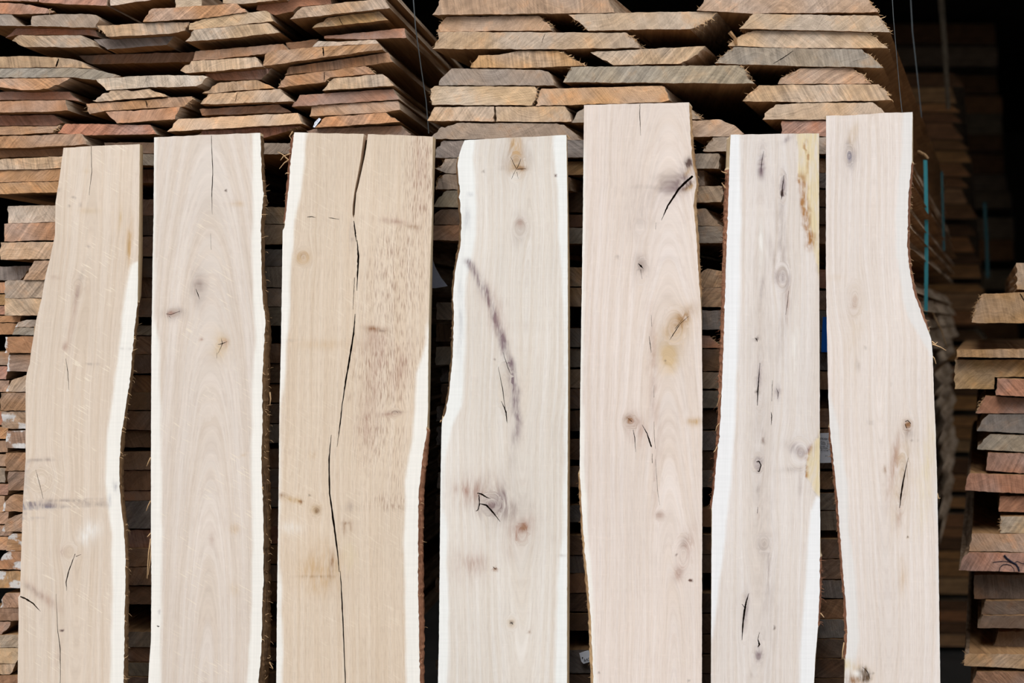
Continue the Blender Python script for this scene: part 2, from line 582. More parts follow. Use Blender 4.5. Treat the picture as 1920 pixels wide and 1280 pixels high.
def build_slab(S):
    rg = random.Random(S['seed'] * 13)
    top = S['top']
    tl, tr = top[0][1], top[-1][1]
    # densify the top edge
    T = []
    for i in range(len(top) - 1):
        a, b = top[i], top[i + 1]
        k = max(1, int(math.hypot(b[0] - a[0], b[1] - a[1]) / 9))
        for j in range(k):
            t = j / k
            T.append((a[0] * (1 - t) + b[0] * t + (rg.uniform(-.2, .2) if j else 0), a[1] * (1 - t) + b[1] * t + (rg.uniform(-.5, .5) if j else 0)))
    T.append(top[-1])
    n1 = 200
    fr = [i / n1 for i in range(n1)] + [1 + i / 14 for i in range(0, 15)]

    def rows(t0):
        return [t0 + (1330 - t0) * t if t <= 1 else 1330 + (PMAX - 1330) * (t - 1) for t in fr]
    RL, RR = rows(tl), rows(tr)
    barkR, barkL = S.get('barkR', []), S.get('barkL', [])

    def isb(rs, y):
        return any(a <= y <= b for a, b in rs)
    Lx = interp(S['L'], RL)
    Rx = interp(S['R'], RR)
    Lx = [x + (rg.gauss(0, .45) if isb(barkL, y) else rg.gauss(0, .12)) if i else x for i, (x, y) in enumerate(zip(Lx, RL))]
    Rx = [x + (rg.gauss(0, .45) if isb(barkR, y) else rg.gauss(0, .12)) if i else x for i, (x, y) in enumerate(zip(Rx, RR))]
    front = T[:-1] + [(Rx[i], RR[i]) for i in range(len(RR))]
    nT, nR = len(T) - 1, len(RR)
    front += [(Lx[i], RL[i]) for i in range(len(RL) - 1, 0, -1)]
    nL = len(RL) - 1

    def backx(tab, frontx, y, frontside):
        if tab is None:
            return None
        return float(interp(tab, y))
    FW = [SW(x, y) for x, y in front]
    back = []
    nm = 4
    loops3 = [FW]
    side = []
    for i, (x, y) in enumerate(front):
        bx = None
        bk = False
        if nT <= i < nT + nR:
            if 'BR' in S:
                bx = float(interp(S['BR'], y)) + (rg.gauss(0, .7) if isb(barkR, y) else 0)
                bk = isb(barkR, y)
        elif i >= nT + nR:
            if 'BL' in S:
                bx = float(interp(S['BL'], y)) + (rg.gauss(0, .7) if isb(barkL, y) else 0)
                bk = isb(barkL, y)
        wx, wy, wz = FW[i]
        if bx is None:
            X = wx
        else:
            d = D + wy + TH
            X = (bx - VX) / F * d
        back.append((X, wy + TH, wz))
        side.append(bk)
    for k in range(1, nm):
        t = k / nm
        lp = []
        for i in range(len(front)):
            a, b = FW[i], back[i]
            bul = math.sin(math.pi * t) * (.0025 if side[i] else 0)
            sg = 1 if nT <= i < nT + nR else -1
            jx = rg.gauss(0, .0006) if side[i] else 0
            X = a[0] * (1 - t) + b[0] * t + sg * bul + jx
            lp.append((X, a[1] * (1 - t) + b[1] * t, a[2]))
        loops3.append(lp)
    loops3.append(back)
    # front face with holes
    holes_px = [lens(c) for c in S.get('cracks', [])]
    outl = [(p[0], p[2]) for p in FW]
    holes = []
    for h in holes_px:
        holes.append([(SW(x, y)[0], SW(x, y)[2]) for x, y in h])
    pts = []
    y = min(tl, tr) + 4
    while y < PMAX - 15:
        st = 4.0 if y < 1290 else 30
        lx, rx = interp(S['L'], y), interp(S['R'], y)
        x = lx + st * .7
        while x < rx - st * .7:
            pts.append((x + rg.uniform(-.5, .5), y + rg.uniform(-.5, .5)))
            x += st
        y += st
    P = np.array(pts)
    kp = pip(front, P)
    # keep grid points away from outline and holes
    allb = np.array(front + [q for h in holes_px for q in h])
    cell = {}
    for q in allb:
        cell[(int(q[0] // 3), int(q[1] // 3))] = 1
    ok = [bool(kp[i]) and not any((int(p[0] // 3) + a, int(p[1] // 3) + b) in cell for a in (-1, 0, 1) for b in (-1, 0, 1)) for i, p in enumerate(pts)]
    for h in holes_px:
        ins = pip(h, P)
        ok = [o and not i for o, i in zip(ok, ins)]
    pin = [(SW(p[0], p[1])[0], SW(p[0], p[1])[2]) for p, o in zip(pts, ok) if o]
    V, TR, idx = triangulate([outl] + holes, pin)
    verts = [(v[0], -(ZT - v[1]) * LEAN, v[1]) for v in V]
    faces = [tuple(t) for t in TR]
    mi = [0] * len(faces)
    # sides
    n = len(front)
    ring = [idx[0]]
    for lp in loops3[1:]:
        b = len(verts)
        verts.extend(lp)
        ring.append([b + i for i in range(n)])
    BK = {True: ([], [], {}), False: ([], [], {})}

    def bidx(vi, s_):
        bv, bf, bmap = BK[s_]
        if vi not in bmap:
            bmap[vi] = len(bv)
            bv.append(verts[vi])
        return bmap[vi]
    for r in range(len(ring) - 1):
        for i in range(n):
            j = (i + 1) % n
            q = (ring[r][i], ring[r][j], ring[r + 1][j], ring[r + 1][i])
            if side[i] and side[j]:
                BK[i < nT + nR][1].append(tuple(bidx(k, i < nT + nR) for k in q))
            else:
                faces.append(q)
                mi.append(1 if (nT <= i < nT + nR or i >= nT + nR) else 0)
    V2, T2, idx2 = triangulate([[(p[0], p[2]) for p in back]], [])
    b = len(verts)
    verts.extend([(v[0], -(ZT - v[1]) * LEAN + TH, v[1]) for v in V2])
    faces += [tuple(b + k for k in t[::-1]) for t in T2]
    mi += [1] * len(T2)
    # crack walls and floors
    for hi, h in enumerate(holes):
        dep = min(.014, .003 + .0045 * max(c[2] for c in S['cracks'][hi]))
        b = len(verts)
        m = len(h)
        cx = sum(p[0] for p in h) / m
        for k in idx[1 + hi]:
            v = verts[k]
            verts.append((v[0], v[1] + dep, v[2]))
        for i in range(m):
            j = (i + 1) % m
            faces.append((idx[1 + hi][i], idx[1 + hi][j], b + j, b + i))
            mi.append(2)
        for i in range(m // 2 - 1):
            faces.append((b + i, b + i + 1, b + m - 2 - i, b + m - 1 - i))
            mi.append(2)
    A = np.array(verts)
    dist = D + A[:, 1]
    px = VX + A[:, 0] * F / dist
    py = VY + (ZC - A[:, 2]) * F / dist
    g, sap, stc, stf, streak = eval_slab(S, px, py)
    nv = len(verts)
    tc = np.array(S['tint'], float)
    tc = (tc + (tc.mean() - tc) * .10) * np.array([.995, .995, 1.015])
    tint = np.tile(np.array(lin(tc) + (1,)), (nv, 1))
    sapc = np.tile(np.array(lin(S.get('sapc', (244, 238, 230))) + (1,)), (nv, 1))
    pos = np.stack([A[:, 0], A[:, 2], np.full(nv, S['seed'] * 3.1)], 1)
    base = (sum(v[0] for v in back) / n, -ZT * LEAN, 0)
    o = mk('oak_plank', verts, faces, [M_SLAB, M_SAWEDGE, M_CRACK], mi, loc=base, attrs={
        'grain': ('FLOAT_VECTOR', g), 'pos': ('FLOAT_VECTOR', pos), 'sap': ('FLOAT', sap), 'stf': ('FLOAT', stf),
        'streak': ('FLOAT', streak), 'fleck': ('FLOAT', np.full(nv, S.get('fleck', .15))), 'tint': ('FLOAT_COLOR', tint), 'sapc': ('FLOAT_COLOR', sapc),
        'stain': ('FLOAT_COLOR', np.concatenate([stc, np.ones((nv, 1))], 1))},
        label=S['label'], category='plank', group='fresh sawn oak planks leaning on the piles')
    for s_ in (True, False):
      bv, bf, _ = BK[s_]
      if bf:
        mk('bark_edge', bv, bf, [S.get('barkm', M_BARK)], parent=o, smooth=False, label=S.get('barkl', 'rough brown bark edge'))
    # loose fibres along the bark
    an = []
    for i in range(n):
        if not side[i] or front[i][1] > 1300:
            continue
        sg = 1 if nT <= i < nT + nR else -1
        dens = S.get('fib', .35)
        while rg.random() < dens:
            k = rg.randrange(0, len(loops3))
            p = loops3[k][i]
            an.append(((p[0], p[1], p[2] + rg.uniform(-.003, .003)), (sg, 0)))
            if rg.random() < .5:
                break
    if an:
        fibre_mesh('bark_fibre', an, o, S.get('fibm', M_FIB), rg, .003, S.get('fibhi', .010), .0005)
    for sp in S.get('splinter', []):
        v, f = [], []
        P3 = []
        for (x, yy) in sp:
            q = SW(x, yy, .004)
            P3.append(q)
        tube(v, f, P3, .0016, .0005, 4)
        mk('splinter', v, f, [M_FIB], parent=o)
    return o


def zone_right(tab, y0, y1, c, am=.85, soft=4):
    def fn(px, py):
        b = interp(tab, py) + 2 * vn(py * .09, px * .05, 3)
        m = am * np.clip((px - b) / soft, 0, 1) * np.clip((py - y0) / 8, 0, 1) * np.clip((y1 - py) / 8, 0, 1)
        return m, c
    return fn


def zone_band(tab, wdt, y0, y1, c, am=.8):
    def fn(px, py):
        b = interp(tab, py) + 4 * vn(py * .13, px * .05, 5)
        d = np.abs(px - b) / wdt
        nz = .95 + .8 * vn(px * .35, py * .3, 9)
        m = am * np.clip(1.2 - d, 0, 1) * np.clip(nz, 0, 1) * np.clip((py - y0) / 20, 0, 1) * np.clip((y1 - py) / 20, 0, 1)
        return m, c
    return fn


def zone_rect(x0, x1, y0, y1, c, am):
    def fn(px, py):
        nz = .55 + .6 * vn(px * .05, py * .9, 4)
        m = am * np.clip((px - x0) / 6, 0, 1) * np.clip((x1 - px) / 30, 0, 1) * np.clip((py - y0) / 4, 0, 1) * np.clip((y1 - py) / 4, 0, 1)
        return m * np.clip(nz, 0, 1), c
    return fn


def feather(path, wdt, c, am):
    """chain of small stains along a path"""
    out = []
    for i in range(len(path) - 1):
        a, b = path[i], path[i + 1]
        k = max(1, int(math.hypot(b[0] - a[0], b[1] - a[1]) / 9))
        for j in range(k):
            t = j / k
            an = math.degrees(math.atan2(b[1] - a[1], b[0] - a[0])) - 90
            out.append((a[0] * (1 - t) + b[0] * t + rnd.uniform(-2, 2), a[1] * (1 - t) + b[1] * t, wdt * rnd.uniform(1.0, 1.7), 5.5, an + 62, am * rnd.uniform(.5, 1), c))
    return out


SLABS = [
    dict(seed=1, fleck=1.0, tint=(228, 209, 187), pith=(150, 840), cone=.045,
         label='cream oak plank at the far left, widening downward with bark on its lower right edge',
         top=[(119, 277), (190, 273), (262, 270)],
         L=[(277, 119), (330, 112), (380, 104), (440, 103), (480, 95), (518, 85), (560, 78), (600, 68), (660, 58), (680, 56), (700, 50), (715, 48), (860, 48), (940, 43), (1060, 39), (1114, 38), (1119, 34), (1150, 35), (1280, 33), (2100, 30)],
         R=[(270, 262), (400, 261), (500, 259), (570, 258), (600, 254), (653, 249), (690, 246), (720, 242), (765, 235), (820, 227), (865, 224), (900, 224), (945, 226), (985, 232), (1040, 235), (1100, 235), (1150, 234), (1210, 233), (1280, 232), (2100, 232)],
         BR=[(270, 268), (480, 267.5), (555, 265), (571, 261), (600, 259), (653, 254), (690, 250), (720, 248), (765, 240), (820, 235), (865, 232), (900, 231), (945, 234), (985, 239.5), (1040, 242), (1150, 242), (1210, 241), (1280, 240), (2100, 240)],
         barkR=[(566, 3000)], barkl='thin brown bark strip',
         sapR=[(270, 270), (480, 268), (500, 244), (530, 239), (600, 229), (660, 224), (720, 215), (780, 207), (840, 200), (900, 198), (960, 205), (1000, 210), (1100, 212), (1200, 210), (1280, 207), (2100, 207)],
         swirl=[(147, 540, 9, 2.2), (130, 1035, 13, 1.3), (75, 900, 22, 1.0)],
         stains=[(243, 455, 5, 40, 4, .75, 'tan'), (226, 405, 3, 26, 4, .6, 'ltan'), (152, 518, 5, 10, 15, .5, 'grey'), (146, 545, 4, 22, 10, .5, 'grey'),
                 (138, 590, 4, 60, 8, .35, 'rose'), (122, 650, 6, 8, 0, .4, 'rose'), (165, 395, 22, 5, 0, .25, 'ltan'), (111, 356, 5, 3, 0, .6, 'grey'),
                 (137, 370, 4, 1.5, 0, .9, 'dark'), (130, 387, 2, 2, 0, .6, 'dark'), (151, 384, 3, 4, 0, .4, 'grey'), (166, 462, 3, 3, 0, .5, 'grey'),
                 (162, 321, 5, 4, 0, .4, 'ltan'), (102, 520, 9, 2.5, 5, .6, 'rose'), (75, 862, 26, 3, -3, .5, 'grey'), (170, 683, 8, 2, 5, .5, 'grey'), (184, 683, 5, 2, 0, .4, 'grey'),
                 (120, 1034, 11, 8, 0, .35, 'rose'), (80, 1118, 36, 8, 38, .4, 'rose'), (60, 1105, 25, 5, 35, .3, 'grey'), (205, 940, 12, 4, 90, .35, 'blue'), (215, 910, 10, 3, 80, .35, 'blue'),
                 (235, 653, 14, 1.2, 2, .5, 'dark'), (165, 1000, 26, 18, -50, .5, 'white'), (118, 1182, 3, 2, -30, .9, 'dark'), (108, 1235, 5, 16, 0, .3, 'rose'), (254, 328, 2, 2, 0, .7, 'brown')],
         zones=[zone_rect(38, 120, 938, 957, 'blue', .9), zone_rect(38, 210, 933, 952, 'grey', .7), zone_rect(38, 90, 968, 974, 'blue', .9),
                zone_rect(39, 60, 862, 975, 'blue', .55)],
         cracks=[[(171, 274, .8), (172, 324, 1.2), (167, 366, .4)], [(123, 672, .5), (127, 696, 1.3), (129, 731, .5)],
                 [(141, 1038, 1), (130, 1067, 1.8), (124, 1089, 2), (125, 1107, .5)], [(142, 1043, 1), (152, 1039, .6)],
                 [(38, 1118, 2.6), (48, 1122, 3), (62, 1131, 2.6), (76, 1146, .5)], [(105, 1113, .5), (108, 1179, 1), (113, 1216, 1.5), (113, 1290, .8)],
                 [(67, 880, .4), (75, 910, 1), (81, 935, .5)]],
         splinter=[[(66, 612), (64, 640), (59, 658)]]),
    dict(seed=2, fleck=.9, tint=(227, 212, 196), pith=(392, 1330), cone=.10,
         label='pale wide oak plank, second from the left, with thick dark bark on its right edge',
         top=[(289, 257.5), (390, 252.5), (489, 249)],
         L=[(258, 289), (400, 288), (500, 286), (640, 284), (860, 283), (1000, 283), (1100, 284), (1200, 283), (1240, 280), (1280, 278), (2100, 276)],
         R=[(249, 488), (330, 491), (365, 494), (420, 489), (480, 490), (540, 491), (560, 492), (600, 498), (640, 495.5), (700, 492), (800, 492), (860, 490), (950, 493), (1000, 494), (1090, 494), (1130, 491.5), (1200, 491), (1240, 488), (1280, 484), (2100, 482)],
         BR=[(249, 494), (300, 495), (330, 497), (375, 500), (398, 498), (430, 496), (500, 496.5), (540, 500), (570, 503), (600, 507), (640, 509.5), (660, 507), (700, 507), (760, 505), (800, 506), (860, 505), (900, 507), (950, 508), (1000, 508), (1050, 507), (1130, 508), (1200, 508), (1240, 507), (1280, 503), (2100, 500)],
         barkR=[(252, 3000)], barkl='thick dark brown bark edge', fib=.4,
         sapL=[(258, 293), (400, 291), (600, 289), (640, 297), (760, 300), (860, 301), (1000, 303), (1280, 300), (2100, 300)],
         sapR=[(249, 474), (400, 475), (480, 473), (560, 476), (620, 479), (700, 476), (760, 473), (900, 472), (1000, 474), (1100, 473), (1200, 470), (1280, 462), (2100, 462)],
         swirl=[(375, 535, 10, 1.9), (325, 587, 8, .8), (418, 645, 9, 1.3), (390, 760, 9, 3.0)],
         stains=[(374, 535, 16, 34, 0, .4, 'grey'), (415, 648, 22, 30, 10, .35, 'ltan'), (325, 588, 20, 12, 0, .4, 'grey'), (374, 530, 8, 15, 0, .6, 'grey'), (370, 548, 9, 24, 5, .22, 'grey'), (320, 587, 9, 4.5, -15, .7, 'rose'), (338, 583, 8, 6, 0, .3, 'grey'), (421, 643, 6, 7, 0, .7, 'rose'), (413, 650, 10, 17, 20, .4, 'ltan'),
                 (422, 357, 2.2, 2.2, 0, .9, 'dark'), (446, 382, 14, 5, 0, .3, 'tan'), (378, 636, 4, 3, 0, .6, 'rose'), (438, 991, 9, 9, 0, .35, 'tan'), (397, 1010, 5, 18, 0, .25, 'rose'),
                 (286, 911, 3, 5, 0, .8, 'blue'), (402, 279, 4, 3, 0, .4, 'grey'), (440, 1105, 10, 14, 0, .25, 'ltan'), (302, 1115, 1.3, 1.3, 0, 1, 'dark'), (299, 1147, 1.5, 3, 0, .6, 'purple'), (454, 854, 8, 2, -25, .3, 'tan')],
         cracks=[[(396, 254, .9), (399, 321, 1.4), (397, 366, 1.4), (398, 402, .4)], [(367, 541, .8), (371, 551, 1.6), (374, 561, .5)], [(311, 588, .5), (320, 590, 1), (338, 583, .6)],
                 [(317, 592, .8), (321, 597, .3)], [(408, 646, .5), (417, 644, 1.6), (426, 640, .5)], [(415, 634, .4), (417, 644, 1.4), (412, 656, .8), (409, 662, .4)], [(407, 661, .6), (406, 672, .4)], [(294, 1173, 1), (297, 1174, 2.4), (299, 1174, .8)],
                 [(395, 437, .3), (396, 468, .5)]],
         splinter=[[(283, 1010), (279, 1035), (277, 1060), (276, 1085)], [(286, 1012), (283, 1040), (280, 1062), (278, 1078)], [(283, 858), (279, 865), (275, 874)], [(283, 939), (278, 948), (274, 958)], [(283, 1000), (279, 1004), (276, 1007)],
                   [(506, 735), (507.5, 748), (506, 760)], [(505, 1242), (509, 1249), (512, 1254)]]),
    dict(seed=3, fleck=.4, tint=(228, 207, 181), pith=(610, 900), cone=0, streak0=.2,
         label='widest tan oak plank, split by a long dark crack from its top edge down',
         top=[(552, 248), (620, 250), (682, 251), (679, 275), (676, 298), (672, 321), (667, 345), (664, 362), (661, 385), (660.5, 402), (662.5, 409), (664.8, 402), (666, 385), (668, 362), (673, 343), (678, 321), (683, 298), (687, 275), (690, 251.5), (750, 253), (812, 256)],
         L=[(248, 552), (300, 545), (350, 541), (400, 536), (425, 534), (432, 530), (500, 529), (640, 527), (760, 524), (860, 523), (960, 522), (1080, 520), (1280, 518), (2100, 515)],
         R=[(256, 811.5), (400, 810), (500, 806.5), (600, 804), (700, 802.5), (760, 802.5), (810, 800.5), (845, 794), (885, 789), (920, 785), (1000, 784), (1100, 784), (1200, 786), (1250, 787), (2100, 789)],
         BL=[(248, 548), (300, 542), (350, 537.5), (400, 534), (425, 533), (440, 531), (2100, 519)],
         BR=[(256, 817), (300, 815.5), (400, 813), (500, 811), (600, 809), (700, 807.5), (760, 806.5), (820, 805), (845, 804), (885, 799), (920, 796), (1000, 794), (1100, 795), (1200, 796), (1280, 796), (2100, 797)],
         barkR=[(800, 3000)], barkL=[(249, 420)], barkm=M_BARKR, barkl='smooth reddish brown bark edge', fib=.12,
         sapL=[(248, 574), (300, 570), (370, 563), (415, 551), (500, 546), (600, 541), (700, 534), (760, 526), (1060, 523), (1100, 528), (1280, 530), (2100, 530)],
         sapR=[(256, 813), (560, 807), (640, 800), (700, 781), (760, 780), (840, 770), (900, 761), (1000, 758), (1280, 762), (2100, 762)],
         swirl=[(568, 482, 13, 1.2), (592, 958, 10, 1.2), (740, 775, 10, .8)],
         stains=[(568, 483, 14, 12, 0, .6, 'tan'), (568, 480, 6, 6, 0, .5, 'brown'), (594, 957, 5, 6, 0, .85, 'dark'), (592, 955, 11, 12, 0, .4, 'tan'), (530, 928, 6, 5, 0, .7, 'brown'), (547, 936, 20, 6, 12, .5, 'tan'), (565, 940, 4, 4, 0, .7, 'brown'),
                 (579, 928, 2, 2, 0, .7, 'dark'), (600, 1060, 44, 44, 0, .35, 'tan'), (600, 1085, 36, 25, 0, .3, 'tan'), (622, 1058, 4, 26, 5, .5, 'brown'), (598, 1081, 34, 2.5, 0, .45, 'brown'),
                 (645, 990, 3, 12, 0, .5, 'brown'), (658, 988, 3, 12, 0, .5, 'brown'), (651, 980, 8, 3, 0, .5, 'brown'), (655, 1040, 14, 30, 0, .25, 'yel'),
                 (740, 415, 26, 5, 8, .55, 'rose'), (773, 425, 12, 4, 5, .5, 'brown'), (737, 775, 22, 4, -6, .7, 'rose'), (742, 772, 9, 3, 0, .6, 'dark'), (705, 617, 20, 5, 8, .6, 'brown'), (715, 620, 6, 2.5, 0, .6, 'dark'),
                 (605, 645, 50, 10, 0, .2, 'tan'), (545, 638, 10, 2, 0, .4, 'grey'), (660, 440, 4, 30, 0, .35, 'grey'), (585, 853, 7, 7, 0, .3, 'tan'),
                 (700, 640, 26, 24, 0, .3, 'rose'), (752, 690, 16, 46, 12, .28, 'rose'), (705, 700, 18, 70, 12, .25, 'rose'), (690, 800, 18, 50, 4, .22, 'rose'), (790, 320, 15, 90, 0, .22, 'rose'),
                 (790, 330, 32, 130, 0, 1.0, 'streak'), (745, 520, 60, 110, 8, .95, 'streak'), (725, 690, 62, 90, 12, 1.1, 'streak'), (700, 810, 35, 70, 5, .9, 'streak'), (745, 860, 16, 80, 5, .7, 'streak'), (735, 940, 50, 18, 0, .9, 'streak'),
                 (545, 990, 22, 12, 0, .3, 'white'), (655, 950, 8, 10, 0, .35, 'grey')],
         cracks=[[(663.5, 414, 1.5), (666, 435, 3), (668, 453, 1.0)], [(669.5, 450, 1), (672, 480, 4), (671, 505, 3), (669, 545, .8)], [(664.5, 520, .8), (663.5, 545, 1.2), (662, 580, .6)],
                 [(666, 588, 1), (663, 626, 3.2), (656, 668, 3.2), (648, 716, 2.6), (642, 756, 2), (637, 800, 2.2), (632, 838, .5)],
                 [(621, 815, .8), (617, 862, 2.6), (618, 925, 3), (627, 990, 3.4), (633, 1035, 2.6), (636, 1072, 1)], [(638, 1070, 1), (641, 1120, 2.6), (644, 1190, 2.2), (648, 1290, 2)],
                 [(576, 407, .8), (584, 406, 1.6), (592, 408, .4)], [(616, 408, .5), (624, 409, 1.3), (636, 411, .5)]],
         splinter=[[(549, 246), (543, 255), (547, 262)], [(541, 300), (531, 290), (520, 284)], [(541, 300), (533, 305), (524, 316)], [(545, 288), (532, 292), (526, 300)], [(543, 325), (537, 324), (535, 326)]]),
    dict(seed=4, tint=(232, 222, 208), sapc=(240, 238, 234), pith=(985, 560), cone=.05,
         label='whitish oak plank in the middle with a wavy left edge and star-cracked knot at top',
         top=[(871, 263), (960, 258), (1062, 253)],
         L=[(263, 871), (275, 866), (290, 861), (310, 858), (340, 859.5), (356, 863), (370, 861), (395, 864), (420, 866), (460, 863), (500, 855), (540, 850), (600, 850.5), (660, 849), (700, 846), (740, 842), (775, 835), (787, 829), (800, 828), (900, 826), (1000, 825), (1100, 824), (1200, 823), (1280, 821), (2100, 818)],
         R=[(253, 1062), (400, 1064), (700, 1065), (1000, 1063.5), (1280, 1063), (2100, 1062)],
         BL=[(263, 869.5), (310, 856.5), (356, 860), (395, 861), (420, 863.5), (460, 860), (500, 853), (540, 848.5), (600, 849.5), (660, 847.5), (740, 841), (787, 828.5), (2100, 820)],
         BR=[(253, 1063.5), (300, 1064.5), (500, 1068.5), (700, 1069), (1000, 1068.5), (1280, 1067.5), (2100, 1066)],
         barkL=[(290, 785)], barkl='thin dark bark edge', fib=.1, fibhi=.005,
         sapL=[(263, 890), (300, 887), (345, 890), (400, 893), (440, 891), (480, 884), (520, 875), (560, 871), (660, 872), (760, 865), (800, 847), (860, 834), (950, 830), (1000, 840), (1060, 836), (1150, 842), (1250, 838), (2100, 838)],
         sapR=[(253, 1037), (350, 1045), (450, 1049), (600, 1058), (760, 1060), (900, 1058), (1000, 1055), (1100, 1045), (1280, 1041), (2100, 1041)],
         swirl=[(968, 312, 15, 1.7), (975, 427, 12, 1.4), (920, 945, 18, 1.1), (978, 1000, 12, 1.6), (959, 1168, 9, 1.5), (945, 725, 12, 3.4)],
         stains=[(930, 945, 50, 40, 20, .45, 'grey'), (975, 1000, 22, 36, 20, .4, 'rose'), (890, 920, 40, 30, 0, .3, 'rose'), (968, 290, 26, 40, 0, .35, 'grey'), (968, 276, 11, 24, 0, .8, 'tan'), (925, 580, 20, 60, -20, .25, 'rose'), (975, 430, 14, 30, 0, .3, 'grey'), (880, 1060, 34, 34, 0, .2, 'rose'), (968, 315, 16, 20, 0, .4, 'tan'), (964, 334, 8, 9, 0, .5, 'white'), (976, 316, 10, 4, 0, .6, 'brown'), (906, 322, 3, 1.5, 0, .9, 'dark'), (940, 316, 6, 4, 0, .3, 'grey'),
                 (1042, 329, 1.5, 1.5, 0, .9, 'dark'), (1046, 360, 1.5, 1.5, 0, .7, 'dark'), (881, 364, 6, 4, 0, .4, 'blue'), (975, 420, 8, 9, 0, .35, 'rose'), (876, 410, 6, 30, 0, .2, 'blue'), (863, 600, 6, 90, 0, .18, 'blue'),
                 (930, 945, 24, 18, 35, .42, 'purple'), (940, 930, 12, 10, 0, .4, 'purple'), (870, 918, 16, 10, 0, .35, 'rose'), (975, 1000, 8, 22, 25, .5, 'rose'), (982, 990, 6, 8, 0, .5, 'brown'), (928, 1066, 4, 4, 0, .85, 'brown'), (959, 1168, 7, 9, 0, .45, 'tan'), (959, 1168, 3, 3, 0, .8, 'dark'),
                 (993, 1184, 4, 3, 0, .6, 'brown'), (895, 1055, 26, 18, 0, .2, 'rose'), (968, 810, 8, 26, 10, .45, 'purple'), (950, 740, 10, 60, -5, .2, 'grey'), (928, 675, 2, 2, 0, .7, 'dark'), (960, 860, 14, 40, 20, .15, 'grey'), (1055, 1040, 8, 1.5, 0, .4, 'grey')]
         + feather([(882, 492), (905, 535), (925, 585), (942, 640), (958, 690), (968, 740), (970, 790)], 9, 'purple', .62),
         cracks=[[(958, 295, .5), (964, 308, 1.2), (968, 316, .8)], [(977, 297, .5), (973, 308, 1.4), (969, 316, .8)], [(968, 317, .6), (962, 328, .9), (959, 336, .4)], [(986, 316, .5), (974, 317, 1.4), (967, 317, .5)], [(972, 335, .4), (969, 322, .8)],
                 [(934, 687, .5), (942, 727, 1.4), (950, 790, .7)], [(940, 752, .8), (949, 772, 2.2), (951, 793, .5)], [(895, 924, 2), (903, 926, 2.8), (912, 932, 2), (920, 935, .5)], [(898, 927, 1.5), (899, 945, 2.4), (896, 956, 2), (892, 958, .8)], [(900, 944, 1.6), (912, 947, 3), (926, 962, 3), (938, 978, .5)],
                 [(924, 1062, .8), (929, 1067, 1.2), (931, 1063, .5)], [(943, 660, .4), (952, 688, 1.4), (957, 700, .4)], [(955, 1168, .5), (960, 1167, 1.4), (962, 1171, .5)]],
         splinter=[[(1063, 253), (1067, 259), (1070, 256)], [(828, 788), (826, 790), (825.5, 792)]]),
    dict(seed=5, tint=(235, 219, 205), pith=(1255, 1300), cone=.09,
         label='tallest pinkish oak plank, with a slanting split beside its upper right edge',
         top=[(1095, 197), (1200, 194), (1292, 192)],
         L=[(197, 1095), (400, 1093), (600, 1090), (740, 1088), (880, 1087), (920, 1089), (960, 1091), (1000, 1094), (1040, 1097), (1100, 1103), (1160, 1108), (1220, 1110), (1280, 1113), (2100, 1122)],
         R=[(192, 1292), (250, 1294.5), (300, 1298), (318, 1301), (330, 1304), (348, 1306), (360, 1302), (390, 1300.5), (430, 1305), (500, 1309), (560, 1313.5), (600, 1315.5), (740, 1317), (1280, 1316), (2100, 1314)],
         BL=[(197, 1096), (870, 1088), (886, 1086), (920, 1087), (1000, 1091), (1100, 1098.5), (1160, 1104), (1280, 1108), (2100, 1117)],
         BR=[(192, 1295), (250, 1298), (300, 1303), (318, 1306), (348, 1309), (390, 1306), (430, 1309), (500, 1312.5), (560, 1315.5), (600, 1316.5), (740, 1316.5), (1280, 1315.5), (2100, 1313)],
         barkL=[(884, 3000)], barkR=[(196, 560)], barkm=M_FIB, barkl='thin light brown bark edge', fib=.25, fibhi=.007,
         sapL=[(197, 1095), (380, 1097), (740, 1093), (900, 1096), (1100, 1110), (1280, 1118), (2100, 1125)],
         swirl=[(1203, 508, 10, 2.2), (1265, 610, 20, 1.6), (1181, 790, 12, 1.0), (1238, 967, 8, 1.3), (1280, 1040, 16, 2.2), (1200, 425, 9, 1.4)],
         stains=[(1274, 343, 44, 17, -42, .6, 'purple'), (1262, 340, 34, 24, -30, .4, 'grey'), (1291, 306, 9, 11, 20, .85, 'dark'), (1293, 350, 10, 5, -45, .8, 'tan'), (1291, 322, 9, 5, -50, .5, 'tan'), (1294, 343, 14, 5, -48, .85, 'dark'), (1250, 332, 24, 14, -20, .25, 'grey'), (1215, 350, 30, 3, 0, .25, 'grey'),
                 (1202, 500, 12, 24, 0, .5, 'grey'), (1200, 400, 26, 60, 0, .18, 'grey'), (1260, 640, 28, 60, 25, .35, 'ltan'), (1225, 720, 10, 130, -3, .22, 'rose'), (1195, 805, 20, 30, -20, .35, 'rose'), (1157, 482, 2.5, 2.5, 0, .6, 'dark'), (1272, 608, 20, 36, 42, .45, 'tan'), (1278, 600, 12, 30, 42, .4, 'brown'), (1256, 672, 19, 24, 0, .6, 'ltan'), (1247, 677, 2, 2, 0, .6, 'dark'), (1225, 660, 5, 60, 0, .2, 'rose'),
                 (1180, 788, 9, 10, -20, .8, 'brown'), (1190, 790, 8, 6, 0, .5, 'rose'), (1300, 790, 14, 7, -5, .7, 'tan'), (1236, 966, 10, 8, 0, .35, 'rose'), (1287, 1030, 14, 38, 18, .38, 'rose'), (1272, 1075, 9, 14, 20, .4, 'rose'), (1267, 1040, 2, 2, 0, .7, 'dark'), (1295, 1087, 4, 2, -10, .9, 'dark'), (1283, 1015, 8, 20, 20, .3, 'grey'),
                 (1118, 1187, 1.3, 2, 0, .9, 'dark'), (1122, 1262, 1.3, 2, 0, .9, 'dark'), (1228, 900, 4, 50, 0, .25, 'rose'), (1293, 1276, 2, 2, 0, .9, 'dark')],
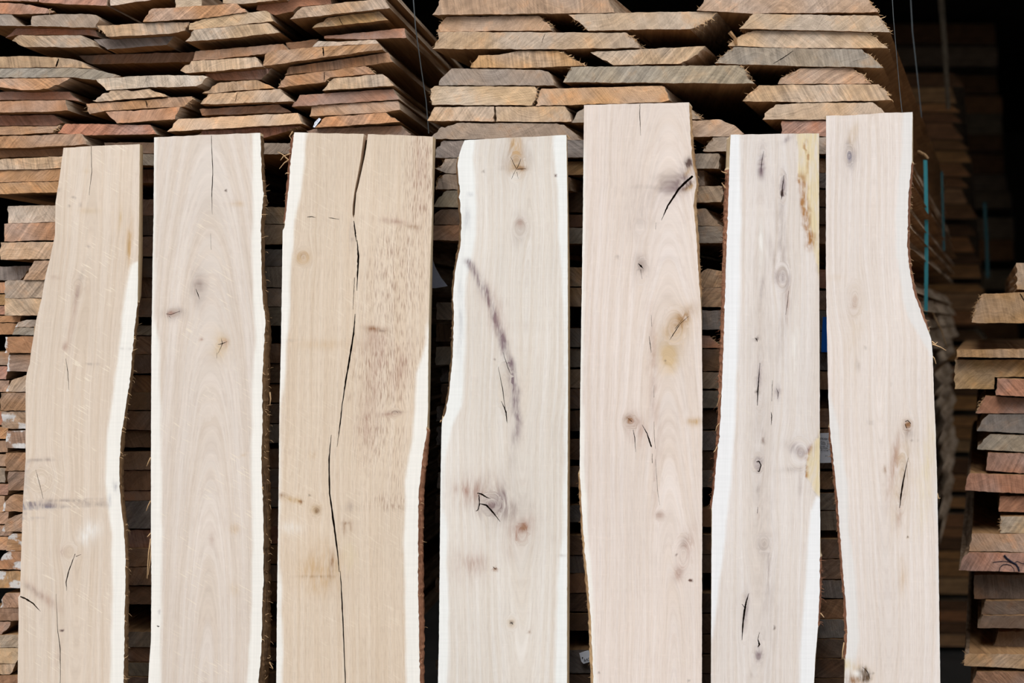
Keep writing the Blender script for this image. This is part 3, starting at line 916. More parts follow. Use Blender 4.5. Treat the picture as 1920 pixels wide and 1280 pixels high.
         cracks=[[(1200, 194.6, .7), (1199.6, 219, 1.2), (1201, 254, .4)], [(1299, 330, 4), (1287, 340, 4), (1272, 355, 4.6), (1252, 386, 3), (1240, 413, .5)], [(1230, 417, .5), (1229, 430, .3)], [(1197, 494, .8), (1201, 498, 3.4), (1206, 503, .6)], [(1201, 505, .7), (1204, 523, .4)],
                 [(1217, 630, .5), (1219, 645, 1.3), (1221, 661, .5)], [(1291, 593, .5), (1276, 606, 1.2), (1262, 627, 1.6), (1256, 637, .4)], [(1280, 597, .4), (1266, 616, 1.0)], [(1221, 590, .4), (1222, 612, .6)], [(1187, 805, .8), (1190, 820, 1.4), (1192, 847, .4)],
                 [(1204, 796, .5), (1213, 812, 2), (1221, 836, 2.8), (1222, 838, .6)], [(1223, 850, .6), (1223, 868, 1.2)], [(1226, 790, .4), (1227, 820, .8), (1229, 841, .4)], [(1226, 722, .4), (1226, 745, .6)], [(1229, 860, .3), (1233, 920, .7), (1237, 947, .3)], [(1176, 783, .5), (1185, 790, 1)]]),
    dict(seed=6, tint=(231, 220, 209), sapc=(240, 238, 238), pith=(1425, 700), cone=.04,
         label='narrow whitish oak plank with shaggy red-brown bark left and yellow patch upper right',
         top=[(1370, 252.5), (1450, 251), (1535, 250)],
         L=[(252, 1370), (300, 1368), (400, 1365), (500, 1361), (600, 1358), (700, 1355), (760, 1352), (800, 1350), (850, 1345), (900, 1340), (950, 1335), (1050, 1334), (1280, 1333), (2100, 1331)],
         R=[(250, 1535.5), (500, 1536), (760, 1537), (920, 1537), (980, 1538), (1100, 1537), (1170, 1534), (1230, 1529), (1280, 1526), (2100, 1520)],
         BL=[(252, 1363), (300, 1361), (400, 1356.5), (500, 1354), (600, 1351), (700, 1348.5), (760, 1347), (800, 1346), (850, 1341), (900, 1336.5), (950, 1333), (1000, 1333.5), (2100, 1331)],
         BR=[(250, 1536), (970, 1537.5), (1040, 1539.5), (1100, 1539), (1160, 1536), (1230, 1530), (1280, 1527), (2100, 1521)],
         barkL=[(315, 955)], barkR=[(1040, 1175)], barkm=M_BARKR, barkl='shaggy red-brown bark edge', fib=.75, fibhi=.013, fibm=M_BARKR,
         sapL=[(252, 1386), (400, 1389), (500, 1387), (600, 1386), (700, 1381), (760, 1379), (840, 1375), (900, 1370), (1000, 1361), (1050, 1354), (1120, 1346), (1180, 1338), (1210, 1333), (2100, 1331)],
         sapR=[(250, 1540), (925, 1538), (935, 1528), (960, 1519), (1100, 1510), (1200, 1502), (1280, 1500), (2100, 1498)],
         swirl=[(1432, 1018, 12, 1.4), (1500, 850, 20, 1.4), (1430, 285, 6, 3.5), (1468, 350, 7, 4), (1424, 730, 8, 5), (1420, 868, 9, 2), (1395, 1160, 8, 5), (1422, 1215, 9, 3), (1467, 520, 12, 2)],
         stains=[(1428, 560, 18, 260, 1, .13, 'grey'), (1430, 900, 22, 200, 0, .15, 'grey'), (1440, 1150, 26, 160, 0, .12, 'grey'), (1468, 470, 10, 120, -5, .35, 'grey'), (1428, 305, 6, 26, 3, .75, 'purple'), (1469, 348, 5, 30, 2, .6, 'purple'), (1466, 362, 3, 6, 0, .8, 'dark'), (1465, 522, 14, 13, 25, .5, 'purple'), (1452, 490, 6, 40, -10, .25, 'grey'), (1427, 455, 5, 55, 0, .5, 'white'), (1428, 545, 3, 22, 5, .4, 'purple'), (1477, 570, 3, 30, 3, .4, 'rose'),
                 (1418, 636, 4, 3, 0, .8, 'dark'), (1424, 700, 4, 36, 2, .45, 'purple'), (1420, 734, 4, 4, 0, .9, 'bark'), (1458, 735, 4, 14, 0, .45, 'purple'), (1432, 828, 2.5, 8, 0, .7, 'grey'), (1422, 870, 7, 14, 0, .65, 'purple'), (1421, 960, 3, 12, 0, .6, 'rose'), (1422, 920, 2, 12, 0, .3, 'grey'),
                 (1496, 845, 22, 12, 35, .35, 'purple'), (1480, 880, 20, 6, 0, .25, 'grey'), (1520, 842, 14, 5, -35, .45, 'purple'), (1500, 905, 3, 50, 3, .25, 'grey'), (1432, 1018, 11, 15, 0, .25, 'grey'), (1440, 1080, 3, 50, 3, .25, 'purple'), (1398, 1140, 5, 34, 5, .6, 'purple'), (1422, 1224, 6, 14, 0, .75, 'purple'), (1453, 1176, 2, 4, 0, .95, 'dark'),
                 (1408, 1270, 3, 12, 0, .4, 'grey'), (1475, 262, 10, 5, -35, .5, 'purple'), (1465, 620, 8, 60, 5, .2, 'grey'), (1490, 660, 8, 70, 0, .35, 'white'),
                 (1521, 842, 5, 6, 0, .9, 'red'), (1515, 850, 4, 4, 0, .85, 'red'), (1514, 860, 4, 5, 0, .9, 'red'), (1513, 876, 3, 3, 0, .8, 'red'), (1513, 888, 4, 8, 0, .9, 'mott')],
         zones=[zone_right([(250, 1491), (320, 1495), (380, 1504), (440, 1516), (490, 1528), (525, 1536)], 240, 560, 'yel', .7),
                zone_right([(780, 1540), (812, 1534), (835, 1520), (850, 1514), (880, 1510), (898, 1512), (920, 1526), (940, 1540)], 790, 935, 'yel', .7),
                zone_band([(300, 1510), (340, 1503), (400, 1510), (450, 1518), (480, 1519)], 9, 318, 475, 'mott', 1.0),
                zone_band([(250, 1508), (280, 1511), (320, 1515)], 2, 250, 330, 'mott', .9)],
         cracks=[[(1432, 283, .4), (1428, 305, 1.2), (1427, 322, .4)], [(1470, 328, .5), (1468, 345, 1.6), (1466, 366, 2), (1465, 374, .4)], [(1425, 680, .6), (1423, 705, 1.5), (1421, 730, 2.4), (1420, 760, .8)], [(1448, 712, .4), (1448, 722, 1), (1447, 752, .6)], [(1446, 772, .6), (1447, 780, 1.8), (1446, 797, .5)],
                 [(1418, 866, .8), (1423, 864, 2.2), (1427, 872, 2), (1423, 884, 2.6), (1420, 882, .6)], [(1404, 1112, .6), (1399, 1128, 3), (1396, 1145, 3.6), (1393, 1170, 3), (1391, 1200, .8)], [(1391, 1132, .8), (1396, 1138, 1.8)], [(1424, 1185, .6), (1421, 1198, 1.2), (1424, 1208, 3.4), (1421, 1213, 1)],
                 [(1479, 545, .4), (1476, 570, 1), (1473, 590, .4)], [(1415, 633, .6), (1419, 636, 1.8), (1420, 641, .6)], [(1456, 728, .5), (1459, 736, 1.2), (1458, 748, .5)], [(1421, 950, .5), (1420, 962, 1.2)]],
         splinter=[[(1354, 728), (1351, 742), (1344, 762)], [(1352, 790), (1344, 800), (1342, 808)], [(1346, 835), (1341, 845), (1338, 848)], [(1538, 1150), (1542, 1154), (1545, 1158)], [(1363, 325), (1355, 322), (1352, 320)], [(1360, 352), (1355, 345), (1353, 342)]]),
    dict(seed=7, tint=(234, 221, 209), sapc=(230, 224, 220), pith=(1650, 520), cone=.03,
         label='rightmost oak plank, pinkish white, its right edge curving out over reddish bark',
         top=[(1549, 217), (1600, 216), (1650, 212), (1711, 210)],
         L=[(217, 1549), (500, 1548.5), (600, 1550), (740, 1553), (803, 1556), (866, 1563), (930, 1570), (1014, 1576), (1077, 1581), (1140, 1587), (1204, 1588), (1237, 1585), (1280, 1583), (2100, 1580)],
         R=[(210, 1711), (300, 1710), (340, 1705.5), (400, 1702), (460, 1701.5), (500, 1704.5), (550, 1714), (600, 1732), (615, 1739), (635, 1746), (660, 1748.5), (700, 1750), (740, 1751), (800, 1754), (900, 1757), (1000, 1759), (1280, 1763), (2100, 1768)],
         BL=[(217, 1550), (780, 1555), (803, 1554), (866, 1559.5), (930, 1566), (1014, 1572), (1077, 1577), (1140, 1583), (1204, 1584), (1237, 1583), (2100, 1579)],
         BR=[(210, 1712), (300, 1712), (340, 1709), (400, 1705.5), (460, 1704.5), (500, 1708.5), (550, 1718.5), (600, 1736), (618, 1740), (640, 1746), (700, 1748), (2100, 1765)],
         barkL=[(800, 1240)], barkR=[(300, 622)], barkm=M_BARKR, barkl='reddish bark edge', fib=.3, fibhi=.007,
         sapR=[(210, 1694), (300, 1690), (400, 1680), (480, 1682), (560, 1694), (600, 1706), (630, 1725), (660, 1742), (690, 1752), (2100, 1775)],
         sapL=[(217, 1546), (700, 1549), (740, 1556), (800, 1571), (900, 1587), (1000, 1593), (1100, 1605), (1200, 1611), (1260, 1600), (1300, 1590), (2100, 1590)],
         swirl=[(1592, 292, 9, 2.0), (1602, 560, 14, 2.2), (1702, 797, 9, 1.2), (1692, 905, 10, 5)],
         stains=[(1597, 285, 14, 40, 5, .35, 'grey'), (1593, 292, 7, 16, -5, .75, 'blue'), (1690, 900, 22, 90, 5, .35, 'ltan'), (1675, 890, 8, 60, 10, .35, 'rose'), (1702, 815, 10, 14, 0, .4, 'grey'), (1604, 600, 16, 90, 4, .2, 'ltan'), (1600, 255, 8, 26, 10, .35, 'ltan'), (1601, 572, 9, 20, 10, .3, 'rose'), (1565, 520, 18, 6, 0, .15, 'ltan'), (1702, 797, 7, 8, 0, .95, 'brown'), (1703, 810, 6, 6, 0, .45, 'grey'), (1711, 827, 2, 2, 0, .8, 'dark'), (1720, 827, 2, 1.5, 0, .7, 'dark'), (1632, 792, 5, 4, 0, .35, 'grey'),
                 (1676, 850, 6, 40, 12, .3, 'rose'), (1694, 905, 7, 55, 8, .3, 'grey'), (1686, 965, 5, 26, 6, .35, 'rose'), (1659, 880, 2.5, 8, 0, .45, 'brown'), (1683, 1004, 3, 1.5, 0, .8, 'dark'), (1701, 1006, 1.5, 2, 0, .7, 'dark'), (1692, 1080, 8, 40, 0, .25, 'tan'),
                 (1738, 880, 14, 110, 6, .35, 'yel'), (1612, 1262, 20, 20, 20, .55, 'ltan'), (1620, 1265, 14, 16, -20, .75, 'bark'), (1600, 1275, 12, 12, 0, .65, 'brown'), (1606, 1262, 9, 7, 20, .8, 'white'), (1588, 1245, 8, 8, 0, .6, 'yel'), (1637, 1260, 2, 2, 0, .7, 'dark'), (1623, 652, 2, 2, 0, .6, 'dark'), (1672, 720, 2, 3, 0, .4, 'dark'),
                 (1608, 685, 5, 10, 0, .3, 'grey')],
         cracks=[[(1703, 858, .5), (1699, 875, 1.2), (1693, 905, 3.4), (1689, 930, 2.8), (1687, 952, 1)], [(1697, 790, 1.2), (1702, 788, 1.4), (1708, 794, 1.2)], [(1697, 795, 1), (1700, 803, 1.5)], [(1617, 1250, .6), (1626, 1258, 1.4), (1631, 1272, .8)]],
         splinter=[[(1748, 645), (1756, 648), (1764, 651), (1774, 657)], [(1747, 640), (1754, 645), (1758, 641)], [(1757, 925), (1760, 935), (1763, 934)], [(1583, 1205), (1580, 1222), (1579, 1236)], [(1748, 668), (1752, 672), (1755, 682)]]),
]
for S in SLABS:
    build_slab(S)
# ------------------------------------------------------------------ stacked boards
TONE = {'orange': (192, 144, 106), 'red': (188, 134, 106), 'tan': (204, 168, 134), 'brown': (168, 128, 98), 'grey': (174, 154, 134),
        'pale': (212, 190, 166), 'dark': (126, 96, 74), 'slate': (150, 137, 128), 'gold': (202, 158, 112), 'buff': (200, 168, 136)}
WORD = {'orange': 'orange-brown', 'red': 'reddish', 'tan': 'tan', 'brown': 'brown', 'grey': 'greyish', 'pale': 'pale', 'dark': 'dark brown',
        'slate': 'slate-grey', 'gold': 'golden', 'buff': 'light buff'}
C1 = (0, 0, .21875)
C2 = (400, 0, .21875)
C3 = (780, 0, .23958)
C4 = (1220, 0, .26042)
C5 = (0, 240, .3125)
C6 = (0, 600, .28125)
C7 = (0, 940, .2657)
C8 = (780, 240, .20325)
C9 = (1290, 180, .4054)
C10 = (1680, 440, .3283)
C11 = (1680, 840, .3438)
PX = (0, 0, 1)
BOARDS = []


def cv(T, flat):
    return [(T[0] + flat[i] * T[2], T[1] + flat[i + 1] * T[2]) for i in range(0, len(flat), 2)]


YF = .062      # front of the two piles


PEND = []
BDEF = {}


def board(pts, tone, zone, dy=0.0, tan_th=.056, length=2.3, flags='', name='oak_board', y0=None, seed=None, tintmul=None, splits=()):
    """pts: outline of the board's end in pixels; dy: how far it sits back in cm"""
    seed = seed if seed is not None else len(PEND) + 11
    rg = random.Random(seed)
    y = (YF if y0 is None else y0) + dy * .01
    P = [W(a, b, y) for a, b in pts]
    area = sum(P[i][0] * P[(i + 1) % len(P)][1] - P[(i + 1) % len(P)][0] * P[i][1] for i in range(len(P)))
    if area < 0:
        P = P[::-1]
    far = 'F' in flags
    step = .03 if far else .006
    out, wane = [], []
    n = len(P)
    for i in range(n):
        a, b = P[i], P[(i + 1) % n]
        L = math.hypot(b[0] - a[0], b[1] - a[1])
        sl = abs(math.atan2(abs(b[1] - a[1]), abs(b[0] - a[0]) + 1e-9)) > .3
        k = max(1, int(L / step))
        ph = rg.uniform(0, 9)
        for j in range(k):
            t = j / k
            x = a[0] * (1 - t) + b[0] * t
            z = a[1] * (1 - t) + b[1] * t
            if j and not far:
                am = (.0009 if sl else .0003)
                nx, nz = -(b[1] - a[1]) / L, (b[0] - a[0]) / L
                d = rg.gauss(0, am) + (am * 1.2) * math.sin(x * 60 + z * 300 + ph)
                x += nx * d
                z += nz * d
            out.append([x, z])
            wane.append(sl)
    PEND.append(dict(out=out, wane=wane, y=y, tan=tan_th, L=length, seed=seed, tone=tone, zone=zone, flags=flags, name=name, tm=tintmul,
                     splits=[lens([(x_, y_, w_) for x_, y_, w_ in s_]) for s_ in splits]))


def resolve():
    """boards may touch but not run into each other: trim the one set further back"""
    EPS = .0005
    for it in PEND:
        it['o0'] = np.array(it['out']) - np.array([it['tan'] * it['y'], 0])     # section slid back to y = 0
    for _ in range(3):
        for i in range(len(PEND)):
            for j in range(len(PEND)):
                A, B = PEND[i], PEND[j]           # B is trimmed against A
                if i == j or A['tan'] != B['tan'] or (A['y'], i) > (B['y'], j):
                    continue
                if A['y'] + A['L'] < B['y']:
                    continue
                a, b = A['o0'], B['o0']
                if a[:, 0].min() > b[:, 0].max() or b[:, 0].min() > a[:, 0].max() or a[:, 1].min() > b[:, 1].max() + EPS or b[:, 1].min() > a[:, 1].max() + EPS:
                    continue
                ac, bc = (a.min(0) + a.max(0)) / 2, (b.min(0) + b.max(0)) / 2
                ox = min(a[:, 0].max(), b[:, 0].max()) - max(a[:, 0].min(), b[:, 0].min())
                oz = min(a[:, 1].max(), b[:, 1].max()) - max(a[:, 1].min(), b[:, 1].min())
                hb = b[:, 1].max() - b[:, 1].min()
                if oz > .6 * hb and ox < .35 * (b[:, 0].max() - b[:, 0].min()):
                    # neighbours in a row: pull the end in only where sections really meet
                    for k in range(len(b)):
                        zk = b[k, 1]
                        xs = []
                        for m in range(len(a)):
                            p, q = a[m], a[(m + 1) % len(a)]
                            if (p[1] > zk) != (q[1] > zk):
                                xs.append(p[0] + (zk - p[1]) / (q[1] - p[1]) * (q[0] - p[0]))
                        if len(xs) < 2:
                            continue
                        if bc[0] > ac[0]:
                            if b[k, 0] < max(xs) + EPS and b[k, 0] > min(xs):
                                b[k, 0] = max(xs) + EPS
                        elif b[k, 0] > min(xs) - EPS and b[k, 0] < max(xs):
                            b[k, 0] = min(xs) - EPS
                    continue
                up = bc[1] > ac[1]
                for k in range(len(b)):
                    xk = b[k, 0]
                    zs = []
                    for m in range(len(a)):
                        p, q = a[m], a[(m + 1) % len(a)]
                        if (p[0] > xk) != (q[0] > xk):
                            zs.append(p[1] + (xk - p[0]) / (q[0] - p[0]) * (q[1] - p[1]))
                    if len(zs) < 2:
                        continue
                    lo, hi = min(zs), max(zs)
                    if up and b[k, 1] < hi + EPS:
                        b[k, 1] = hi + EPS
                    elif not up and b[k, 1] > lo - EPS:
                        b[k, 1] = lo - EPS
    for _ in range(4):
        for i, A in enumerate(PEND):
            a = A['o0']
            for j, B in enumerate(PEND):
                if i == j or A['tan'] != B['tan'] or A['y'] > B['y'] + B['L'] or B['y'] > A['y'] + A['L']:
                    continue
                b = B['o0']
                if a[:, 0].min() > b[:, 0].max() or b[:, 0].min() > a[:, 0].max() or a[:, 1].min() > b[:, 1].max() or b[:, 1].min() > a[:, 1].max():
                    continue
                for k in np.nonzero(pip(a, b))[0]:
                    q = np.roll(a, -1, 0)
                    e = q - a
                    t = np.clip(((b[k] - a) * e).sum(1) / np.maximum((e * e).sum(1), 1e-12), 0, 1)
                    c = a + e * t[:, None]
                    m = int(((c - b[k]) ** 2).sum(1).argmin())
                    d = c[m] - b[k]
                    b[k] = c[m] + d / (np.hypot(*d) + 1e-9) * EPS
    for it in PEND:
        it['out'] = (it['o0'] + np.array([it['tan'] * it['y'], 0])).tolist()


def make_board(it):
    out, wane, y, tan_th, length, seed = it['out'], it['wane'], it['y'], it['tan'], it['L'], it['seed']
    tone, zone, flags, name, tintmul = it['tone'], it['zone'], it['flags'], it['name'], it['tm']
    far = 'F' in flags
    rg = random.Random(seed * 3 + 1)
    area = sum(out[i][0] * out[(i + 1) % len(out)][1] - out[(i + 1) % len(out)][0] * out[i][1] for i in range(len(out)))
    if abs(area) < 2e-4:
        print('board trimmed away', zone, seed, area)
        return None
    # interior points of the cap
    x0, x1 = min(p[0] for p in out), max(p[0] for p in out)
    z0, z1 = min(p[1] for p in out), max(p[1] for p in out)
    pin = []
    if not far:
        g = .009
        zz = z0 + g * .7
        while zz < z1 - .003:
            xx = x0 + g * .7
            while xx < x1:
                pin.append((xx + rg.uniform(-.001, .001), zz + rg.uniform(-.001, .001)))
                xx += g
            zz += g
        if pin:
            A = np.array(pin)
            ok = pip(out, A)
            O = np.array(out)
            dm = np.sqrt(((A[:, None, :] - O[None]) ** 2).sum(-1)).min(1)
            pin = [p for p, o, d in zip(pin, ok, dm) if o and d > .003]
    hol = []
    for h in it['splits']:
        hw = [W(a_, b_, y) for a_, b_ in h]
        if pip(out, np.array(hw)).all():
            hol.append(hw)
    if hol and pin:
        A = np.array(pin)
        keep = np.ones(len(A), bool)
        for h in hol:
            Hh = np.array(h)
            keep &= np.sqrt(((A[:, None, :] - Hh[None]) ** 2).sum(-1)).min(1) > .0012
            keep &= ~pip(h, A)
        pin = [p for p, k_ in zip(pin, keep) if k_]
    V, T, idx = triangulate([out] + hol, pin)
    if not T:
        return None
    tiltx, tiltz = rg.uniform(-.02, .02), rg.uniform(-.05, .05)
    cx, cz = (x0 + x1) / 2, (z0 + z1) / 2

    def yc(x, z):
        if far:
            return y
        return y + (x - cx) * tiltx + (z - cz) * tiltz + .0007 * math.sin(x * 170 + seed) * math.sin(z * 210 + seed)
    verts = [(v[0], yc(v[0], v[1]), v[1]) for v in V]
    faces = [tuple(t) for t in T]
    mi = [0] * len(faces)
    m = len(out)
    ring = idx[0]
    for hi in range(len(hol)):
        h = idx[1 + hi]
        b = len(verts)
        mh = len(h)
        for k_ in h:
            verts.append((verts[k_][0], verts[k_][1] + .02, verts[k_][2]))
        for i in range(mh):
            faces.append((h[i], h[(i + 1) % mh], b + (i + 1) % mh, b + i))
            mi.append(3)
        for i in range(mh // 2 - 1):
            faces.append((b + i, b + i + 1, b + mh - 2 - i, b + mh - 1 - i))
            mi.append(3)
    ns = 2 if far else 9
    prev = ring
    rel = [0]
    for s in range(1, ns + 1):
        t = (s / ns) ** 1.3
        b = len(verts)
        yy = y + length * t
        for i in range(m):
            jx = jz = 0
            if not far and wane[i] and wane[i - 1] and s < ns:
                jx = (-1 if out[i][0] > cx else 1) * (.026 if length > 3 else .011) * min(1, t * 9) * (.5 + .5 * math.sin(t * 19 + seed * 2.1 + (1 if out[i][0] > cx else 5))) * min(1, (x1 - x0) / .06)
            verts.append((out[i][0] + tan_th * length * t + jx, yy, out[i][1] + jz))
        cur = [b + i for i in range(m)]
        for i in range(m):
            j = (i + 1) % m
            faces.append((prev[i], prev[j], cur[j], cur[i]))
            mi.append(2 if wane[i] else 1)
        prev = cur
    V2, T2, i2 = triangulate([out], [])
    b = len(verts)
    verts += [(v[0] + tan_th * length, y + length, v[1]) for v in V2]
    faces += [tuple(b + k for k in t[::-1]) for t in T2]
    mi += [0] * len(T2)
    nv = len(verts)
    A = np.array(verts)
    pxo = cx + rg.uniform(-.12, .12)
    pzo = cz + rg.choice((-1, 1)) * rg.uniform(.03, .16)
    rc = np.stack([A[:, 0] - pxo, A[:, 2] - pzo, np.full(nv, seed * 1.37)], 1)
    an = rg.choice((-1, -1, 1, .25)) * rg.uniform(.45, 1.0) + (math.pi / 2 if rg.random() < .12 else 0)
    X, Z = A[:, 0], A[:, 2]
    sw = np.stack([X * math.cos(an) + Z * math.sin(an), -X * math.sin(an) + Z * math.cos(an), np.full(nv, seed * .77)], 1)
    swf = np.full(nv, rg.choice((.25, .5, .9, 1.0)) if 's' not in flags else 1.1)
    c = TONE[tone]
    k = rg.uniform(.93, 1.06)
    tint = np.tile(np.array(lin([min(255, v * k * rg.uniform(.985, 1.015)) for v in c]) + (1,)), (nv, 1))
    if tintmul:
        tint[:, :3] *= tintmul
    wax = np.zeros(nv)
    if 'w' in flags:
        dl = A[:, 0] - x0
        wax = np.clip(1 - dl / .016, 0, 1)
        wax[:] = np.where(A[:, 1] < y + .02, wax, 0)
    if 'W' in flags:
        wax = np.clip(.55 + .5 * np.sin(X * 90 + seed) * np.sin(Z * 160), 0, 1) * np.where(A[:, 1] < y + .02, 1, 0)
    base = (cx, y, z0)
    mats = [M_END, M_SIDE, M_WANE, M_CRACK]
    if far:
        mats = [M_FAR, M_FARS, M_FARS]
    o = mk(name, verts, faces, mats, mi, loc=base, attrs={
        'rc': ('FLOAT_VECTOR', rc), 'sw': ('FLOAT_VECTOR', sw), 'swf': ('FLOAT', swf), 'wax': ('FLOAT', wax), 'tint': ('FLOAT_COLOR', tint)})
    if 'f' in flags:
        anc = []
        for i in range(m):
            if wane[i] and wane[i - 1]:
                side = 1 if out[i][0] > cx else -1
                for _ in range(5):
                    q = rg.random() ** 2 * .05
                    anc.append(((out[i][0] + tan_th * q - side * .002, y + q - .001, out[i][1]), (side * .8, .1)))
        fibre_mesh('bark_fringe', anc, o, M_FIB, rg, .003, .011, .0008)
    BOARDS.append((zone, o, tone, (x0 + x1) / 2, (z0 + z1) / 2, (x1 - x0), flags))
    return o


def PB(T, flat, tone, zone, dy=0, flags='', **k):
    return board(cv(T, flat), tone, zone, dy, flags=flags, **k)


L_ = 'left pile'
# ---- left pile, top part
PB(C1, [-200, -110, 320, -110, 323, 12, -200, 8], 'red', L_, 1)
PB(C1, [333, -110, 915, -110, 915, 48, 600, 38, 335, 18], 'red', L_, 1)
PB(C1, [948, -40, 1500, -100, 1420, -18, 1270, 4, 948, 48], 'pale', L_, 1.4)
PB(C1, [1503, -100, 1728, -100, 1726, 55, 1503, 66], 'pale', L_, 1)
PB(C1, [-200, 32, 60, 24, 250, 40, 400, 72, 462, 104, 380, 116, 150, 122, -200, 104], 'red', L_, .6, 'f')
PB(C1, [-200, 108, 100, 118, 140, 165, 180, 205, 225, 222, 268, 215, 275, 140, 470, 122, 700, 118, 820, 128, 850, 165, 815, 235, 180, 222, -200, 215], 'grey', L_, .8)
PB(C1, [1225, 187, 1300, 78, 2030, 30, 2112, 103, 1725, 158], 'orange', L_, -.6, 's')
PB(C1, [1630, 200, 1730, 168, 2118, 108, 2290, 90, 2345, 180, 1828, 238, 1620, 256], 'tan', L_, -.3)
PB(C1, [835, 222, 1240, 200, 1622, 188, 1585, 262, 1440, 290, 915, 316], 'tan', L_, 0, 'f')
PB(C1, [1590, 356, 1665, 255, 2290, 195, 2400, 278, 1900, 335], 'buff', L_, -.8, 's')
PB(C1, [45, 322, 140, 238, 800, 246, 870, 326, 745, 300, 130, 298], 'red', L_, 3.0)
PB(C1, [105, 350, 160, 305, 700, 304, 745, 322, 835, 400, 500, 404, 210, 402], 'tan', L_, -.2, 's')
PB(C1, [800, 336, 1500, 292, 1430, 385, 920, 424], 'slate', L_, 2.4)
PB(C1, [650, 476, 1690, 446, 1650, 530, 800, 550], 'brown', L_, 7)
PB(C1, [-200, 486, 240, 482, 500, 494, 600, 503, 700, 528, 790, 586, 600, 576, -200, 580], 'tan', L_, .6, 's', splits=[[(110, 110, 1.5), (108, 117, 3.4), (105, 125, 2.5)]])
PB(C1, [-200, 590, 450, 582, 600, 578, 800, 592, 1035, 652, 820, 684, 620, 662, -200, 668], 'grey', L_, .3)
PB(C1, [-200, 676, 600, 668, 500, 728, 400, 762, 200, 772, -30, 740, -200, 700], 'orange', L_, 0, 's')
PB(C1, [820, 678, 1100, 655, 1340, 645, 1740, 648, 1790, 656, 1680, 740, 1200, 752, 910, 774], 'pale', L_, -.5, '')
PB(C1, [1650, 518, 1672, 440, 2428, 377, 2473, 432, 2260, 462, 1828, 508], 'orange', L_, .9)
PB(C1, [1545, 604, 1640, 524, 2190, 488, 2253, 570, 1920, 604, 1590, 626], 'tan', L_, .2, 's')
PB(C1, [1735, 800, 1890, 706, 2200, 686, 2352, 756, 2100, 770, 1828, 798], 'gold', L_, .2, 's')
PB(C1, [1715, 890, 1782, 806, 2400, 762, 2508, 868, 2050, 884, 1828, 892], 'tan', L_, -.4, 's', splits=[[(445, 173, .8), (443, 182, 1.2), (441, 190, .8)]])
PB(C2, [-40, 612, 500, 585, 410, 682, -10, 688, -70, 640], 'red', L_, 2.4)
PB(C1, [790, 862, 950, 775, 1080, 768, 1130, 782, 1280, 760, 1430, 826, 1100, 848, 830, 872], 'tan', L_, -.2, 's')
PB(C1, [740, 890, 1100, 868, 1640, 824, 1652, 850, 1580, 912, 1250, 928, 900, 950, 770, 978], 'orange', L_, .2, 'f', splits=[[(273, 189, 1), (275, 195, 2.2), (276, 201.5, 1)]])
PB(C1, [905, 958, 1200, 944, 1545, 918, 1500, 1020, 1000, 1056], 'orange', L_, -.3)
PB(C1, [-200, 800, 100, 784, 590, 784, 680, 868, 560, 852, -200, 860], 'red', L_, 2.6)
PB(C1, [-200, 872, 560, 856, 582, 945, 400, 958, -200, 966], 'orange', L_, 0)
PB(C1, [-200, 990, 460, 986, 545, 1050, 480, 1075, -200, 1078], 'red', L_, 2.8)
PB(C1, [-200, 1086, 480, 1080, 520, 1072, 450, 1138, -200, 1166], 'orange', L_, .4, 'f')
PB(C1, [490, 1140, 560, 1060, 1000, 1066, 1290, 1072, 1342, 1150, 700, 1158], 'red', L_, .4, 's')
PB(C1, [-200, 1176, 690, 1146, 742, 1238, 300, 1262, -200, 1276], 'orange', L_, -.3)
PB(C1, [1435, 1130, 1530, 1022, 2548, 966, 2592, 1058, 1828, 1106], 'tan', L_, -.4)
PB(C2, [-120, 935, 560, 896, 668, 962, -100, 988], 'brown', L_, 1.8)
PB(C2, [-100, 1118, 740, 1078, 640, 1122, 440, 1180, -100, 1200], 'red', L_, 1.4, 'f')
PB(C2, [85, -110, 700, -110, 620, -4, 230, 34, 85, 28], 'tan', L_, -.2)
PB(C2, [370, 86, 380, 22, 1000, -70, 1010, 34, 730, 56, 680, 100, 530, 130], 'red', L_, 2.0)
PB(C2, [655, 163, 760, 62, 1470, -16, 1512, 70, 1000, 126], 'tan', L_, -1.0)
PB(C2, [845, 240, 985, 150, 1420, 98, 1500, 172], 'gold', L_, .4, 's', splits=[[(635.5, 32, .8), (639, 41, 1.4), (643, 46, .8)]])
PB(C2, [950, 330, 950, 310, 1640, 242, 1655, 323, 1300, 336], 'red', L_, 2.2)
PB(C2, [620, 368, 900, 336, 880, 372, 850, 400, 640, 426], 'brown', L_, 3.4)
PB(C2, [850, 402, 900, 352, 1060, 358, 1390, 340, 1418, 372, 950, 398], 'pale', L_, .6, 'f')
PB(C2, [425, 566, 442, 470, 520, 430, 930, 401, 1420, 376, 1450, 424, 960, 490], 'orange', L_, -.6, 's', splits=[[(605.5, 89, 2), (606.5, 97, 3), (607, 105, 1.5)]])
PB(C2, [610, 642, 650, 574, 1500, 452, 1540, 530, 1100, 590], 'orange', L_, 1.6)
PB(C2, [550, 750, 618, 652, 1300, 566, 1380, 630, 1000, 664, 960, 702], 'orange', L_, .3, 'f', splits=[[(608, 135, 1), (608, 145, 1.8), (608, 151, 1)]])
PB(C2, [932, 775, 1032, 672, 1450, 636, 1550, 734], 'buff', L_, -.6, 's')
PB(C2, [675, 915, 742, 815, 1540, 762, 1592, 850], 'red', L_, .4)
PB(C2, [825, 998, 842, 907, 1580, 864, 1602, 940, 1480, 962], 'orange', L_, .8)
PB(C2, [870, 1094, 960, 1002, 1480, 966, 1602, 1045], 'orange', L_, -.2)
PB(C2, [800, 1124, 860, 1106, 1610, 1076, 1700, 1150, 1500, 1200, 850, 1200], 'brown', L_, 1.4)
PB(C2, [700, -120, 1460, -160, 1540, -40, 1000, -70], 'tan', L_, .2)
